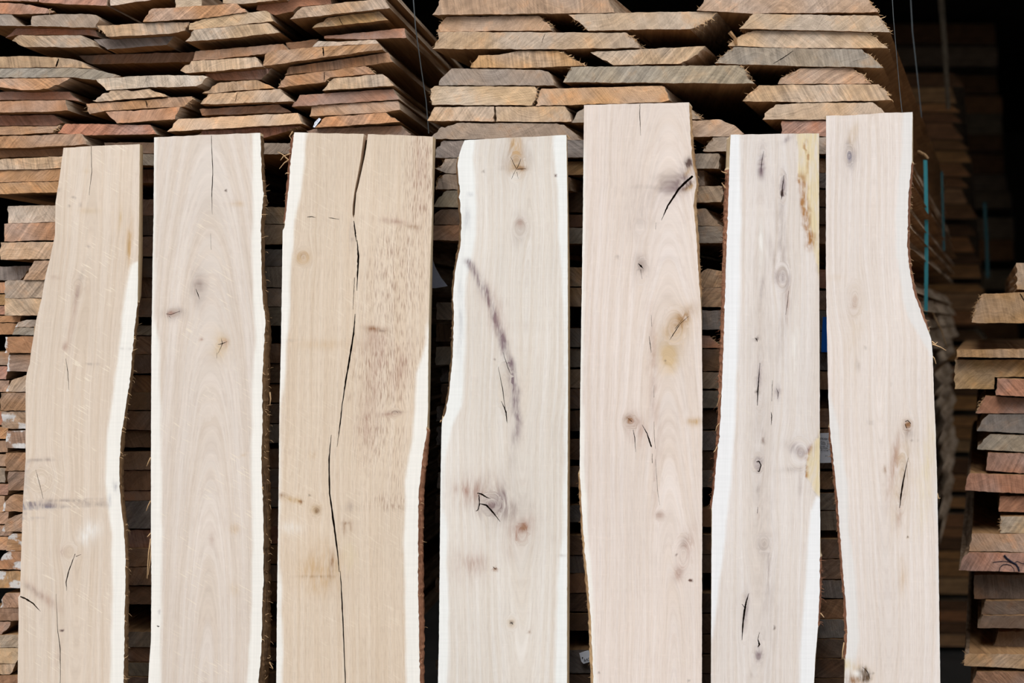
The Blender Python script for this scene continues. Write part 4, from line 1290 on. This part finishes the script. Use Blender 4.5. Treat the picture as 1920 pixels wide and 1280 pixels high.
PB(C5, [-100, 134, 420, 118, 600, 128, 600, 160, -100, 180], 'brown', L_, 2.6)
PB(C5, [-100, 250, 20, 186, 480, 164, 520, 232, 200, 248], 'tan', L_, -.2, 's')
PB(C5, [-100, 256, 480, 240, 500, 312, -100, 328], 'orange', L_, .1)
PB(C5, [-100, 332, 480, 316, 500, 380, -100, 398], 'orange', L_, -.2)
# ---- left edge, lower packs (gap left of the first fresh plank)
G0 = 'far left below'
PB(C5, [48, 468, 440, 460, 440, 562, 48, 570], 'pale', G0, 1.4)
PB(C5, [25, 574, 470, 562, 470, 668, 25, 679], 'orange', G0, 0)
PB(C5, [3, 686, 470, 680, 470, 784, 3, 789], 'tan', G0, -.2)
PB(C5, [140, 911, 205, 797, 305, 794, 290, 868, 268, 909], 'tan', G0, -.2, 's')
PB(C5, [-100, 832, 180, 826, 150, 880, 120, 912, -100, 914], 'slate', G0, 3)
PB(C5, [28, 920, 45, 913, 470, 907, 470, 1015, 28, 1021], 'grey', G0, .0, 's')
PB(C5, [28, 1023, 470, 1017, 470, 1128, 28, 1122], 'tan', G0, .1, 's')
PB(C5, [90, 1194, 110, 1165, 160, 1150, 470, 1145, 470, 1190], 'grey', G0, 0, 'w')
PB(C5, [75, 1240, 92, 1198, 470, 1194, 470, 1246], 'grey', G0, -.2)
PB(C6, [30, 218, 36, 112, 430, 102, 430, 222], 'orange', G0, -.1, 'w')
PB(C6, [45, 342, 60, 230, 430, 225, 430, 345], 'brown', G0, .2, 'w')
PB(C6, [40, 475, 80, 400, 170, 366, 430, 360, 430, 480], 'tan', G0, 0, 'sw')
PB(C6, [2, 600, 6, 486, 430, 482, 430, 605], 'brown', G0, -.2, 's')
PB(C6, [15, 715, 12, 609, 430, 607, 430, 728, 70, 724], 'tan', G0, .1, 'W')
PB(C6, [38, 852, 40, 738, 430, 732, 430, 853], 'brown', G0, 0, 'W')
PB(C6, [35, 1003, 38, 886, 430, 882, 430, 1005], 'brown', G0, .1, 's')
PB(C6, [60, 1135, 52, 1115, 56, 1010, 430, 1008, 430, 1138], 'brown', G0, -.1, 's')
PB(C6, [18, 1272, 32, 1212, 90, 1162, 430, 1158, 430, 1288], 'orange', G0, .1, 'sw')
PB(C7, [5, 212, 30, 170, 62, 120, 150, 86, 420, 80, 420, 215], 'orange', G0, 0, 'w')
PB(C7, [42, 348, 60, 248, 90, 226, 420, 219, 420, 350], 'orange', G0, .2, 'W')
PB(C7, [-50, 476, 0, 420, 30, 370, 62, 353, 420, 352, 420, 484], 'orange', G0, -.1, 'W')
PB(C7, [-90, 606, -90, 490, 420, 486, 420, 619, 200, 612], 'gold', G0, 0, 'W')
PB(C7, [0, 748, 10, 692, 42, 646, 420, 628, 420, 750], 'orange', G0, .1, 'w')
PB(C7, [-90, 840, -90, 755, 420, 752, 420, 842], 'brown', G0, .1)
PB(C7, [-90, 935, -90, 852, 75, 848, 58, 892, 10, 937], 'brown', G0, .3)
PB(C7, [-90, 1030, -90, 940, 470, 936, 470, 1030], 'grey', G0, 0)
PB(C7, [-90, 1140, -90, 1033, 470, 1033, 470, 1040, 128, 1110, 110, 1142], 'tan', G0, .1)
PB(C7, [-90, 1222, -90, 1145, 110, 1146, 95, 1180, 66, 1220], 'tan', G0, .1)
PB(C7, [-90, 1330, -90, 1228, 470, 1226, 470, 1330], 'brown', G0, 0)
GB = 'far left behind'
for (a, b, t, xr) in [(925, 990, 'orange', 60), (996, 1060, 'gold', 60), (1064, 1118, 'red', 60), (1126, 1166, 'orange', 130), (1170, 1238, 'orange', 110)]:
    PB(C5, [-150, a, xr, a + 2, xr - 6, b, -150, b], t, GB, 3.2)
for (a, b, t, xr) in [(14, 96, 'orange', 60), (212, 300, 'orange', 62), (306, 394, 'red', 48), (398, 480, 'orange', 62), (608, 700, 'red', 34), (706, 790, 'orange', 60),
                      (800, 880, 'orange', 60), (890, 974, 'orange', 62), (984, 1082, 'grey', 40), (1088, 1164, 'red', 60), (1170, 1282, 'orange', 34)]:
    PB(C6, [-150, a, xr, a + 3, xr - 8, b, -150, b], t, GB, 3.2)
for (a, b, t, xr) in [(70, 160, 'orange', 60), (165, 240, 'orange', 90), (246, 340, 'orange', 56)]:
    PB(C7, [-150, a, xr, a + 3, xr - 8, b, -150, b], t, GB, 3.2)


def rows(zone, xl, xr, data, tan_th, name='oak_board', y0=None, rag=False, **k):
    rg = random.Random(len(zone) + int(xl))
    for d in data:
        yt, yb, tone = d[:3]
        dy = d[3] if len(d) > 3 else rg.uniform(-.3, .5)
        a = xl + rg.uniform(-4, 8) if len(d) <= 4 else d[4]
        b = xr - rg.uniform(-2, 10) if len(d) <= 5 else d[5]
        s = rg.uniform(-.6, .6)
        tr = rg.uniform(6, 26) if rag else rg.uniform(0, 3)
        b += rg.uniform(-22, 12) if rag else 0
        board([(a, yt + s), (b, yt - s), (b + tr, yb - s - .4), (a - rg.uniform(0, 3), yb + s - .4)], tone, zone, dy, tan_th, name=name, y0=y0, tintmul=.56, **k)  # same wood, tint darkened to carry the shade between the planks


TL, TR = .056, .27
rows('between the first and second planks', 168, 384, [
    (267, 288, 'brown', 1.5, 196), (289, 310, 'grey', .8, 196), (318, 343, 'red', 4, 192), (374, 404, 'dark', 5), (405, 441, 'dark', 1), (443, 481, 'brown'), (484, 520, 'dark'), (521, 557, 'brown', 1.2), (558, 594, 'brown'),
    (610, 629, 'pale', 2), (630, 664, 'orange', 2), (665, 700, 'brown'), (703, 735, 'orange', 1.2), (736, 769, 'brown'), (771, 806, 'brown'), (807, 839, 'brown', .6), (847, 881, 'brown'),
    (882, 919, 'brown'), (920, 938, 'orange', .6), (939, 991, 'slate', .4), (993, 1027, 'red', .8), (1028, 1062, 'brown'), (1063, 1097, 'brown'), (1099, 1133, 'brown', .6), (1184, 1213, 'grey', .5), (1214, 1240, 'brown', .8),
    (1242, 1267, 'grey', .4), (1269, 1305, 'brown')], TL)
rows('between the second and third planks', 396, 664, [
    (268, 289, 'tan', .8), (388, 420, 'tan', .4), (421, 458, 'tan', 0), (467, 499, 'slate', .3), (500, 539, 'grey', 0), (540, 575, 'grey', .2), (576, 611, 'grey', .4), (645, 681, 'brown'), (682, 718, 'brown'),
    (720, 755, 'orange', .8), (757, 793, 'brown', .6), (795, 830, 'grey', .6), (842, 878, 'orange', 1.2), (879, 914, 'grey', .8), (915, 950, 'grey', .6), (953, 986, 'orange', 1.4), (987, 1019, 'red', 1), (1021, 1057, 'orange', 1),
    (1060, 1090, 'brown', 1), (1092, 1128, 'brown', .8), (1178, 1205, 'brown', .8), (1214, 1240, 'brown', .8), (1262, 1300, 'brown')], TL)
# ---- right pile
R_ = 'right pile'
k = dict(tan_th=TR, length=3.2)
PB(C3, [128, 118, 180, 42, 215, -110, 1440, -110, 1510, 20, 1553, 98, 1200, 104, 300, 116], 'buff', R_, -.4, **k)
PB(C3, [160, 248, 210, 162, 240, 132, 960, 124, 1040, 190, 1058, 240, 850, 240, 400, 244], 'tan', R_, .5, 'f', **k)
PB(C3, [125, 382, 180, 300, 170, 252, 250, 248, 1650, 257, 1720, 320, 1745, 374, 1000, 385], 'tan', R_, -.2, 'f', **k, splits=[[(1022, 63, .6), (1018, 73, 1.2), (1016, 80, .6)]])
PB(PX, [1066, 28, 1240, 22, 1344, 22, 1338, 30, 1320, 44, 1293, 54, 1220, 55, 1103, 58, 1084, 40], 'tan', R_, 0, 'f', **k)
PB(C3, [425, 528, 480, 455, 490, 432, 650, 428, 800, 398, 1110, 396, 1200, 440, 1330, 512, 830, 534], 'gold', R_, .2, 'fs', **k)
PB(PX, [1107, 98, 1240, 90, 1322, 86.5, 1308, 102, 1276, 119, 1150, 122, 1130, 112], 'buff', R_, 0, 's', **k)
PB(C3, [178, 667, 200, 610, 280, 537, 960, 546, 1030, 560, 1060, 610, 1080, 667], 'grey', R_, 0, '', **k)
PB(PX, [1056, 154, 1060, 145, 1071, 125, 1384, 122.5, 1398, 132, 1402, 148, 1415, 157, 1240, 155.5], 'grey', R_, -.3, 'f', **k)
PB(C3, [125, 820, 115, 700, 145, 674, 930, 677, 945, 730, 905, 824], 'tan', R_, .1, 'f', **k)
PB(PX, [1004, 198, 1015, 166, 1240, 161, 1246, 163, 1255, 188, 1240, 192], 'gold', R_, 0, '', **k)
PB(C3, [88, 944, 145, 838, 610, 834, 612, 949], 'tan', R_, .1, 's', **k)
PB(C3, [628, 951, 622, 836, 1165, 832, 1200, 880, 1220, 954], 'tan', R_, 0, '', **k)
PB(C3, [1215, 959, 1260, 880, 1320, 842, 1700, 840, 1700, 958], 'grey', R_, .2, '', **k)
PB(C3, [110, 1087, 180, 1010, 320, 964, 1100, 964, 1200, 1010, 1290, 1094], 'grey', R_, .1, '', **k)
PB(C3, [150, 1232, 165, 1150, 215, 1098, 1500, 1098, 1500, 1234], 'slate', R_, 0, '', **k)
PB(C4, [330, 75, 380, 20, 420, -110, 1500, -110, 1570, 0, 1640, 87, 700, 96], 'tan', R_, -.2, 'f', **k)
PB(C4, [635, 208, 700, 142, 740, 100, 1640, 112, 1680, 160, 1725, 231, 1400, 224], 'buff', R_, -.6, 'f', **k)
PB(C4, [555, 332, 620, 272, 740, 222, 1400, 226, 1560, 232, 1640, 290, 1710, 345, 1100, 347], 'tan', R_, .1, 'f', **k)
PB(C4, [460, 455, 540, 382, 600, 338, 1100, 350, 1520, 356, 1600, 420, 1675, 488, 1100, 477], 'grey', R_, -.1, 'f', **k, splits=[[(1488, 95, .8), (1466, 110, 1.6), (1450, 119, .8)]])
PB(C4, [915, 605, 940, 560, 1080, 492, 1460, 486, 1540, 550, 1590, 602], 'tan', R_, .3, 'fs', **k)
PB(C4, [665, 728, 700, 680, 780, 613, 1640, 606, 1700, 660, 1735, 721, 1110, 736], 'tan', R_, 0, 'fs', **k)
PB(C4, [805, 860, 840, 800, 900, 752, 1110, 742, 1600, 738, 1660, 780, 1700, 830, 1725, 862], 'tan', R_, 0, '', **k)
PB(C4, [940, 982, 945, 870, 1500, 868, 1720, 868, 1760, 982], 'red', R_, .3, 's', **k)
PB(C4, [900, 1105, 905, 986, 1740, 986, 1800, 1105], 'grey', R_, .2, '', **k)
PB(C4, [280, 984, 285, 870, 490, 858, 600, 900, 672, 962, 600, 984], 'tan', R_, .2, '', **k)
PB(C4, [150, 857, 200, 790, 290, 784, 345, 850, 358, 857], 'tan', R_, .3, 'f', **k)
PB(C4, [375, 1088, 410, 1040, 450, 988, 850, 986, 850, 1094], 'grey', R_, .1, 'f', **k)
PB(C4, [250, 1214, 250, 1106, 490, 1106, 500, 1130, 488, 1214], 'grey', R_, .2, '', **k)
G3 = 'between the third and fourth planks'
PB(C8, [180, 374, 240, 340, 270, 282, 640, 272, 640, 416, 280, 416, 230, 396], 'grey', G3, .3, 'f', **k)
PB(C8, [180, 565, 200, 470, 262, 426, 450, 432, 640, 440, 640, 568], 'grey', G3, .2, 'f', **k)
PB(C8, [165, 725, 210, 640, 285, 576, 640, 576, 640, 740], 'grey', G3, 0, '', **k)
PB(C8, [165, 890, 165, 800, 230, 752, 660, 742, 660, 894], 'dark', G3, .3, '', **k)
PB(C8, [160, 1034, 160, 897, 660, 896, 660, 1046], 'brown', G3, .2, '', **k)
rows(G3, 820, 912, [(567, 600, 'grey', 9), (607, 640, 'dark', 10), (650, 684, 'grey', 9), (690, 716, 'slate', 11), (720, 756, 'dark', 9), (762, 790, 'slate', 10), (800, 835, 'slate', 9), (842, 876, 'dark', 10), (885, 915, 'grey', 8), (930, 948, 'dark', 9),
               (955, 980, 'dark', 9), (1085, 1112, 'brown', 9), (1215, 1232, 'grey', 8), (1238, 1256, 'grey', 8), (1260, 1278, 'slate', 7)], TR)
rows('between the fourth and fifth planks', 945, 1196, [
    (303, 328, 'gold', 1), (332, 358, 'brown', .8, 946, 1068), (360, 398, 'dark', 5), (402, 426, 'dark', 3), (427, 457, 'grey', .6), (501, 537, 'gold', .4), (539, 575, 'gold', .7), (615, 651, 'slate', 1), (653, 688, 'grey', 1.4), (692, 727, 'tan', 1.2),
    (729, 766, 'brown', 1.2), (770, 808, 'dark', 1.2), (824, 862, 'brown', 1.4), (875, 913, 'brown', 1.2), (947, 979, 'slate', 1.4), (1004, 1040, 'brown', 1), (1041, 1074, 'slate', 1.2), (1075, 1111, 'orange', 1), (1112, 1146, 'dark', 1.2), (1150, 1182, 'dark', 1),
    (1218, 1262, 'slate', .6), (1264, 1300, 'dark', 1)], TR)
G5 = 'between the fifth and sixth planks'
PB(C9, [-150, 418, -150, 344, 72, 344, 78, 414], 'grey', G5, 2.2, '', **k)
PB(C9, [-150, 495, -150, 420, 158, 416, 165, 450, 153, 490], 'tan', G5, .2, '', **k)
PB(C9, [-150, 600, -150, 520, 80, 520, 150, 600], 'tan', G5, .3, '', **k)
PB(C9, [-150, 680, -150, 603, 330, 602, 330, 680], 'grey', G5, .2, '', **k)
PB(C9, [-150, 884, -150, 832, 40, 820, 90, 798, 160, 810, 200, 822, 330, 884], 'gold', G5, 0, 's', **k)
PB(C9, [-150, 975, -150, 886, 330, 886, 330, 975], 'tan', G5, 0, 's', **k)
PB(C9, [-150, 1080, -150, 992, 330, 990, 330, 1078], 'slate', G5, .1, '', **k)
PB(C9, [-150, 1166, -150, 1100, 100, 1108, 150, 1164], 'red', G5, 1.2, 'f', **k)
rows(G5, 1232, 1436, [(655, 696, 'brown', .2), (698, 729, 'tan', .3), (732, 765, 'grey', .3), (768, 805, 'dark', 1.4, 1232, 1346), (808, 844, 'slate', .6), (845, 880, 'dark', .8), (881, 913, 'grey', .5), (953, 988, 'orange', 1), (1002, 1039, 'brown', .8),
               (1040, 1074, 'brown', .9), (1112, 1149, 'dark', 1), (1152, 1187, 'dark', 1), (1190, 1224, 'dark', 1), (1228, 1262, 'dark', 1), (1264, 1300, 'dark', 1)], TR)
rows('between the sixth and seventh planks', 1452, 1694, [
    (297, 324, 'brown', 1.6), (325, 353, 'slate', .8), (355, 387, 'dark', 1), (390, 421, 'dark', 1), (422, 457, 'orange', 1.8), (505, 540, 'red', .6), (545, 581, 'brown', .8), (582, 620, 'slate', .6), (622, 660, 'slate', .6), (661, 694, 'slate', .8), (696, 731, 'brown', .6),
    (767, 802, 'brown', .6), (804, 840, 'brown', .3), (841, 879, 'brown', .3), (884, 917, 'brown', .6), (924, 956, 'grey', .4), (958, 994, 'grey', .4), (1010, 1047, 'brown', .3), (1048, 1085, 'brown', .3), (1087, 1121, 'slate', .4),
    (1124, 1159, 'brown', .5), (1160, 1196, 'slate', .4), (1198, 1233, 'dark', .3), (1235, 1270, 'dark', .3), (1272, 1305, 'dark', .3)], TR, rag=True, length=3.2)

# ---- near pile at the right edge of the picture
N_ = 'small pile at the right edge'
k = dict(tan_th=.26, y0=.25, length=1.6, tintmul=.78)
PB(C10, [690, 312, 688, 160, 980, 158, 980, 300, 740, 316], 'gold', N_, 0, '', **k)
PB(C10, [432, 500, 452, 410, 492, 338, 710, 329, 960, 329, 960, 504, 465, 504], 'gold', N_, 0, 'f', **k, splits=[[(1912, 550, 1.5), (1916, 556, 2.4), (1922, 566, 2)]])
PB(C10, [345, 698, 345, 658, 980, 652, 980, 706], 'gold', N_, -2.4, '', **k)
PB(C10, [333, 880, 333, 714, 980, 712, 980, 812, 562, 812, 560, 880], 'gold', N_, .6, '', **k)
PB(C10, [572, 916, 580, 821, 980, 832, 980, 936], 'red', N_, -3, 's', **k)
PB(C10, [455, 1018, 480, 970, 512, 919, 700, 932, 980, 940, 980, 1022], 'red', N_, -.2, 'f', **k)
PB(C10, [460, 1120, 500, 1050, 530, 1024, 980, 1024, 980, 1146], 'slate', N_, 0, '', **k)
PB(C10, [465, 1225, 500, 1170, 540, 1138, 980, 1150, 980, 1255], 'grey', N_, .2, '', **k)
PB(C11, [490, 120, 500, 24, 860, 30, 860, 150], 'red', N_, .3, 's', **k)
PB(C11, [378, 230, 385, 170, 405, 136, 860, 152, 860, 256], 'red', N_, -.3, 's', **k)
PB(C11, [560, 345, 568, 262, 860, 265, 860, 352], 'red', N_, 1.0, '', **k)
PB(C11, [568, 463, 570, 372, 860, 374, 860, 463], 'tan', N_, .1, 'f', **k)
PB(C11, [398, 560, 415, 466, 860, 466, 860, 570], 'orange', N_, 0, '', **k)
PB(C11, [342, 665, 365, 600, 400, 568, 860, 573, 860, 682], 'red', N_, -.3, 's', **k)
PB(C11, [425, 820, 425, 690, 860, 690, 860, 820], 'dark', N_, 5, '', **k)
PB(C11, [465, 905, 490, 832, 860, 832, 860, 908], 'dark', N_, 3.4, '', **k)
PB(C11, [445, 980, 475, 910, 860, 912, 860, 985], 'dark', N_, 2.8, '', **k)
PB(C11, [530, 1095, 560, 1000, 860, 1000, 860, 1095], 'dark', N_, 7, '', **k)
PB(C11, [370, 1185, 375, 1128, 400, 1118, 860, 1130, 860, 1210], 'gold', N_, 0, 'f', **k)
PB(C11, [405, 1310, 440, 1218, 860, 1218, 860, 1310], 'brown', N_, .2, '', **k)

# ---- piles further back in the shed
rg = random.Random(5)
F1 = 'pile standing behind the right pile'
yv = 138
while yv < 1190:
    h = rg.uniform(15, 30)
    xr = 1800 + min(50, max(0, (yv - 150) * .12)) + rg.uniform(-7, 5)
    tone = rg.choice(('orange', 'brown', 'gold', 'tan', 'dark'))
    d = rg.uniform(0, 1.2)
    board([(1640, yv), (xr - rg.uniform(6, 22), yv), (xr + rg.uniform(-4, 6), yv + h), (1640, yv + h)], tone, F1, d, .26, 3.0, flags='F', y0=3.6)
    yv += h + rg.choice((2, 2, 3, 12))
F2 = 'dark pile at the back of the shed'
yv = 45
while yv < 930:
    h = rg.uniform(30, 40)
    xr = 1868 + min(50, max(0, (yv - 20) * .08)) + rg.uniform(-6, 5)
    tone = rg.choice(('brown', 'dark', 'dark', 'slate', 'orange'))
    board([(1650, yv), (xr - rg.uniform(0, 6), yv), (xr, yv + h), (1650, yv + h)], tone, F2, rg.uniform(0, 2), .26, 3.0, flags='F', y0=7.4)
    yv += h + rg.choice((1, 2, 6, 18))

resolve()
for it in PEND:
    make_board(it)

# ------------------------------------------------------------------ labels of the boards
SH = {True: 'board end', False: 'board end'}


def zkey(zone, x, z):
    px = VX + x * F / (D + YF)
    if zone == L_:
        return ('leftmost', 'second', 'third', 'rightmost')[0 if px < 105 else 1 if px < 335 else 2 if px < 545 else 3]
    if zone == R_:
        return ('left', 'middle', 'right')[0 if px < 1075 else 1 if px < 1330 else 2]
    return ''


cnt = {}
for it in sorted(BOARDS, key=lambda t: -t[4]):
    zone, o, tone, x, z, wd, fl = it
    kx = zkey(zone, x, z)
    cnt[(zone, kx)] = cnt.get((zone, kx), 0) + 1
    nn = ordinal(cnt[(zone, kx)])
    wn = WORD[tone]
    if zone == L_:
        lab = '%s oak board end, %s from top in the %s column of the left pile' % (wn, nn, kx)
        grp = 'boards stacked in the left pile'
    elif zone == R_:
        lab = '%s oak board end, %s from top in the %s part of the right pile' % (wn, nn, kx)
        grp = 'boards stacked in the right pile'
    elif zone == G0:
        lab = '%s oak board left of the first plank, %s below the left pile top' % (wn, nn)
        grp = 'boards left of the first plank'
    elif zone == GB:
        lab = '%s board set back at the left picture edge, %s from top' % (wn, nn)
        grp = 'set-back boards at the far left'
    elif zone == N_:
        lab = '%s board, %s from top in the small pile at the right edge' % (wn, nn)
        grp = 'boards in the small pile at the right edge'
    elif zone == F1:
        lab = '%s board, %s from top in the blurred pile behind the right pile' % (wn, nn)
        grp = 'boards in the blurred pile behind'
    elif zone == F2:
        lab = '%s board, %s from top in the darkest pile deep in the shed' % (wn, nn)
        grp = 'boards in the dark pile deep in the shed'
    else:
        lab = '%s board seen %s, %s from top' % (wn, zone, nn)
        grp = 'boards seen ' + zone
    o['label'] = lab.replace('topmost from top', 'topmost').replace('topmost below the left pile top', 'topmost of the lower stack')
    o['category'] = 'board'
    o['group'] = grp


# ------------------------------------------------------------------ straps, labels, scraps
def strap(name, pts, wpx, mat, label, cat, th=.0006):
    """pts (px,py,y)"""
    v, f = [], []
    for (a, b, y) in pts:
        x, z = W(a, b, y)
        hw = wpx / F * (D + y) / 2
        v += [(x - hw, y, z), (x + hw, y, z), (x + hw, y + th, z), (x - hw, y + th, z)]
    for i in range(len(pts) - 1):
        for j in range(4):
            f.append((i * 4 + j, i * 4 + (j + 1) % 4, i * 4 + 4 + (j + 1) % 4, i * 4 + 4 + j))
    f.append((0, 1, 2, 3))
    m = (len(pts) - 1) * 4
    f.append((m + 3, m + 2, m + 1, m))
    q = v[-4]
    o = mk(name, v, f, [mat], loc=q)
    o['label'] = label
    o['category'] = cat
    return o


strap('packing_strap', [(772, -40, .13), (779, 50, .132), (790, 130, .14), (799, 190, .15), (804, 250, .16)], 1.8, M_STEEL, 'thin grey packing strap down the right side of the left pile', 'strap')
strap('packing_strap', [(1671, -40, .12), (1675, 30, .12), (1680, 90, .125), (1687, 170, .13), (1692, 215, .13)], 1.2, M_STEEL, 'thin grey wire strap down the near side of the right pile', 'strap')
strap('packing_strap', [(1706, -30, .8), (1711, 60, .8), (1722, 160, .82), (1728, 220, .84)], 1.8, M_STEEL, 'dull strap further back along the side of the right pile', 'strap')
strap('packing_strap', [(1735, 300, .95), (1737, 400, .95), (1737, 490, .95), (1736, 590, .95)], 7, M_TEAL, 'teal plastic strap beside the rightmost plank', 'strap')
strap('packing_strap', [(1766, 322, 1.9), (1768, 400, 1.9), (1770, 470, 1.9)], 4, M_TEALD, 'fainter teal strap further back behind the right pile', 'strap')
strap('packing_strap', [(1846, 380, 3.64), (1850, 450, 3.64), (1852, 520, 3.64)], 6, M_TEALD, 'blurred dull blue strap on the pile behind the right pile', 'strap')


def lath(name, a, b, y0, y1, wpx, mat, label, cat):
    xa, za = W(a[0], a[1], y0)
    xb, zb = W(b[0], b[1], y1)
    v, f = [], []
    tube(v, f, [(xa, y0, za), ((xa + xb) / 2 + .004, (y0 + y1) / 2, (za + zb) / 2), (xb, y1, zb)], wpx / F * (D + y0) / 2, wpx / F * (D + y0) / 2 * .7, 4)
    o = mk(name, v, f, [mat], loc=(xb, y1, min(za, zb)))
    o['label'] = label
    o['category'] = cat
    return o


lath('wooden_lath', (1762, -30), (1778, 205), 3.3, 3.3, 11, M_FARS, 'upright blurred wooden lath behind the right pile top', 'lath')
lath('wood_sliver', (1748, 585), (1776, 652), 1.2, 1.25, 3, M_FIB, 'loose wood sliver hanging beside the rightmost plank', 'sliver')
lath('wood_sliver', (1722, 284), (1740, 296), .75, .7, 6, M_FIB, 'short pale offcut sticking out beside the rightmost plank top', 'offcut')
lath('wood_chip', (1368, 60), (1380, 84), .06, .06, 8, M_SIDE, 'small upright chip in the dark slot of the right pile', 'chip')


def flap(name, pts, y, bend, mat, label, cat, th=.0008):
    """bent sheet from an outline in pixels"""
    P = [W(a, b, y) for a, b in pts]
    out = []
    for i in range(len(P)):
        a, b = P[i], P[(i + 1) % len(P)]
        for j in range(5):
            t = j / 5
            out.append((a[0] * (1 - t) + b[0] * t, a[1] * (1 - t) + b[1] * t))
    x0, x1 = min(p[0] for p in out), max(p[0] for p in out)
    z0, z1 = min(p[1] for p in out), max(p[1] for p in out)
    pin = []
    for i in range(1, 9):
        for j in range(1, 9):
            pin.append((x0 + (x1 - x0) * i / 9, z0 + (z1 - z0) * j / 9))
    A = np.array(pin)
    ok = pip(out, A)
    O = np.array(out)
    dm = np.sqrt(((A[:, None, :] - O[None]) ** 2).sum(-1)).min(1)
    pin = [p for p, o_, d in zip(pin, ok, dm) if o_ and d > .0008]
    V, T, idx = triangulate([out], pin)
    n = len(V)

    def yy(v):
        return y + bend * math.sin((v[0] - x0) / (x1 - x0 + 1e-6) * 2.4) + bend * .3 * math.sin((v[1] - z0) / (z1 - z0 + 1e-6) * 3)
    verts = [(v[0], yy(v), v[1]) for v in V] + [(v[0], yy(v) + th, v[1]) for v in V]
    faces = [tuple(t) for t in T] + [tuple(n + k_ for k_ in t[::-1]) for t in T]
    r = idx[0]
    faces += [(r[i], r[(i + 1) % len(r)], n + r[(i + 1) % len(r)], n + r[i]) for i in range(len(r))]
    o = mk(name, verts, faces, [mat], loc=((x0 + x1) / 2, y, z0))
    o['label'] = label
    o['category'] = cat
    return o, (x0, x1, z0, z1)


def text(body, size, px, py, y, parent, mat=M_INK, name='printed_text', rot=0):
    cu = bpy.data.curves.new(name, 'FONT')
    cu.body = body
    cu.size = size
    cu.extrude = .00008
    tmp = bpy.data.objects.new('tmp', cu)
    me = bpy.data.meshes.new_from_object(tmp)
    bpy.data.objects.remove(tmp)
    me.name = name
    me.materials.clear()
    me.materials.append(mat)
    o = bpy.data.objects.new(name, me)
    col.objects.link(o)
    x, z = W(px, py, y)
    L = Vector(parent['_loc'])
    o.location = Vector((x, y, z)) - L
    o.rotation_euler = (math.radians(90), rot, 0)
    o.parent = parent
    return o


flap('plastic_flap', [(786, 460), (808, 478), (815, 500), (826, 520), (839, 536), (815, 540), (786, 538)], .09, .006, M_FILM, 'grey plastic film corner between the third and fourth planks', 'film')
lb, bb = flap('paper_label', [(1527, 812), (1568, 811), (1568, 867), (1527, 868)], .0495, .0004, M_PAPER, 'printed paper label on a board between the sixth and seventh planks', 'label')
yl = .0486
for i, (s, sz, x, yb) in enumerate([('ITE304-0F', .0052, 1537.5, 824), ('Frame   F', .0036, 1539, 829.4), ('Breite   B', .0036, 1540, 833), ('Laenge : Pa', .0036, 1537.6, 837), ('Kg : 0,900', .0036, 1538, 841), ('PE Lamine', .0036, 1539, 845), ('31', .0052, 1547, 856)]):
    text(s, sz, x, yb, yl, lb)
tg, _ = flap('paper_tag', [(1086, 1224), (1102, 1219), (1112, 1222), (1112, 1239), (1094, 1244), (1090, 1240)], .052, .0006, M_PAPER, 'small paper tag hanging between the fourth and fifth planks near the bottom', 'tag')
text('645', .0085, 1095, 1240, .0505, tg, rot=-.2)
v, f = [], []
x, z = W(1092, 1233, .0508)
tube(v, f, [(x, .0505, z), (x, .056, z)], .0012, .0012, 8)
mk('tag_hole', v, f, [M_INK], parent=tg)
wt, _ = flap('paper_tag', [(587, 238), (590, 229), (598, 221), (602, 223), (596, 231), (590, 239)], .0475, .0003, M_PAPER, 'white numbered tag on the end of a board near the third plank top', 'tag')
for i in range(4):
    text('80H1'[i], .0034, 589.5 + i * 2.6, 235 - i * 3.2, .0468, wt, rot=-.9)
flap('plastic_sheet', [(1543, 594), (1560, 594), (1560, 660), (1540, 660), (1541, 625)], .052, .0004, M_BLUE, 'blue plastic piece between the sixth and seventh planks', 'plastic')
# black handwriting on the near pile
v, f = [], []
yk = .2455


def ink(pts, r):
    P3 = []
    for a, b in pts:
        x_, z_ = W(a, b, yk)
        P3.append((x_, yk + .0012, z_))
    tube(v, f, P3, r, r, 5)


tgt = None
for zn, o, *_ in BOARDS:
    if zn == N_ and o['label'].startswith('reddish') and abs(o['_loc'][2] - W(1800, 1073, .25)[1]) < .012:
        tgt = o
ink([(1873.5, 1071), (1875, 1064), (1880, 1059), (1888, 1057.5), (1896, 1060), (1901, 1066), (1902, 1071)], .0009)
ink([(1883, 1041), (1888, 1047), (1896, 1053), (1905, 1058), (1909, 1064), (1911, 1071)], .0024)
ink([(1862, 1054), (1870, 1053), (1880, 1052), (1890, 1053), (1900, 1056), (1908, 1052), (1916, 1056), (1922, 1057)], .0007)
if tgt is not None:
    mk('ink_scrawl', v, f, [M_INK], parent=tgt)
else:
    print('NO TARGET for scrawl')
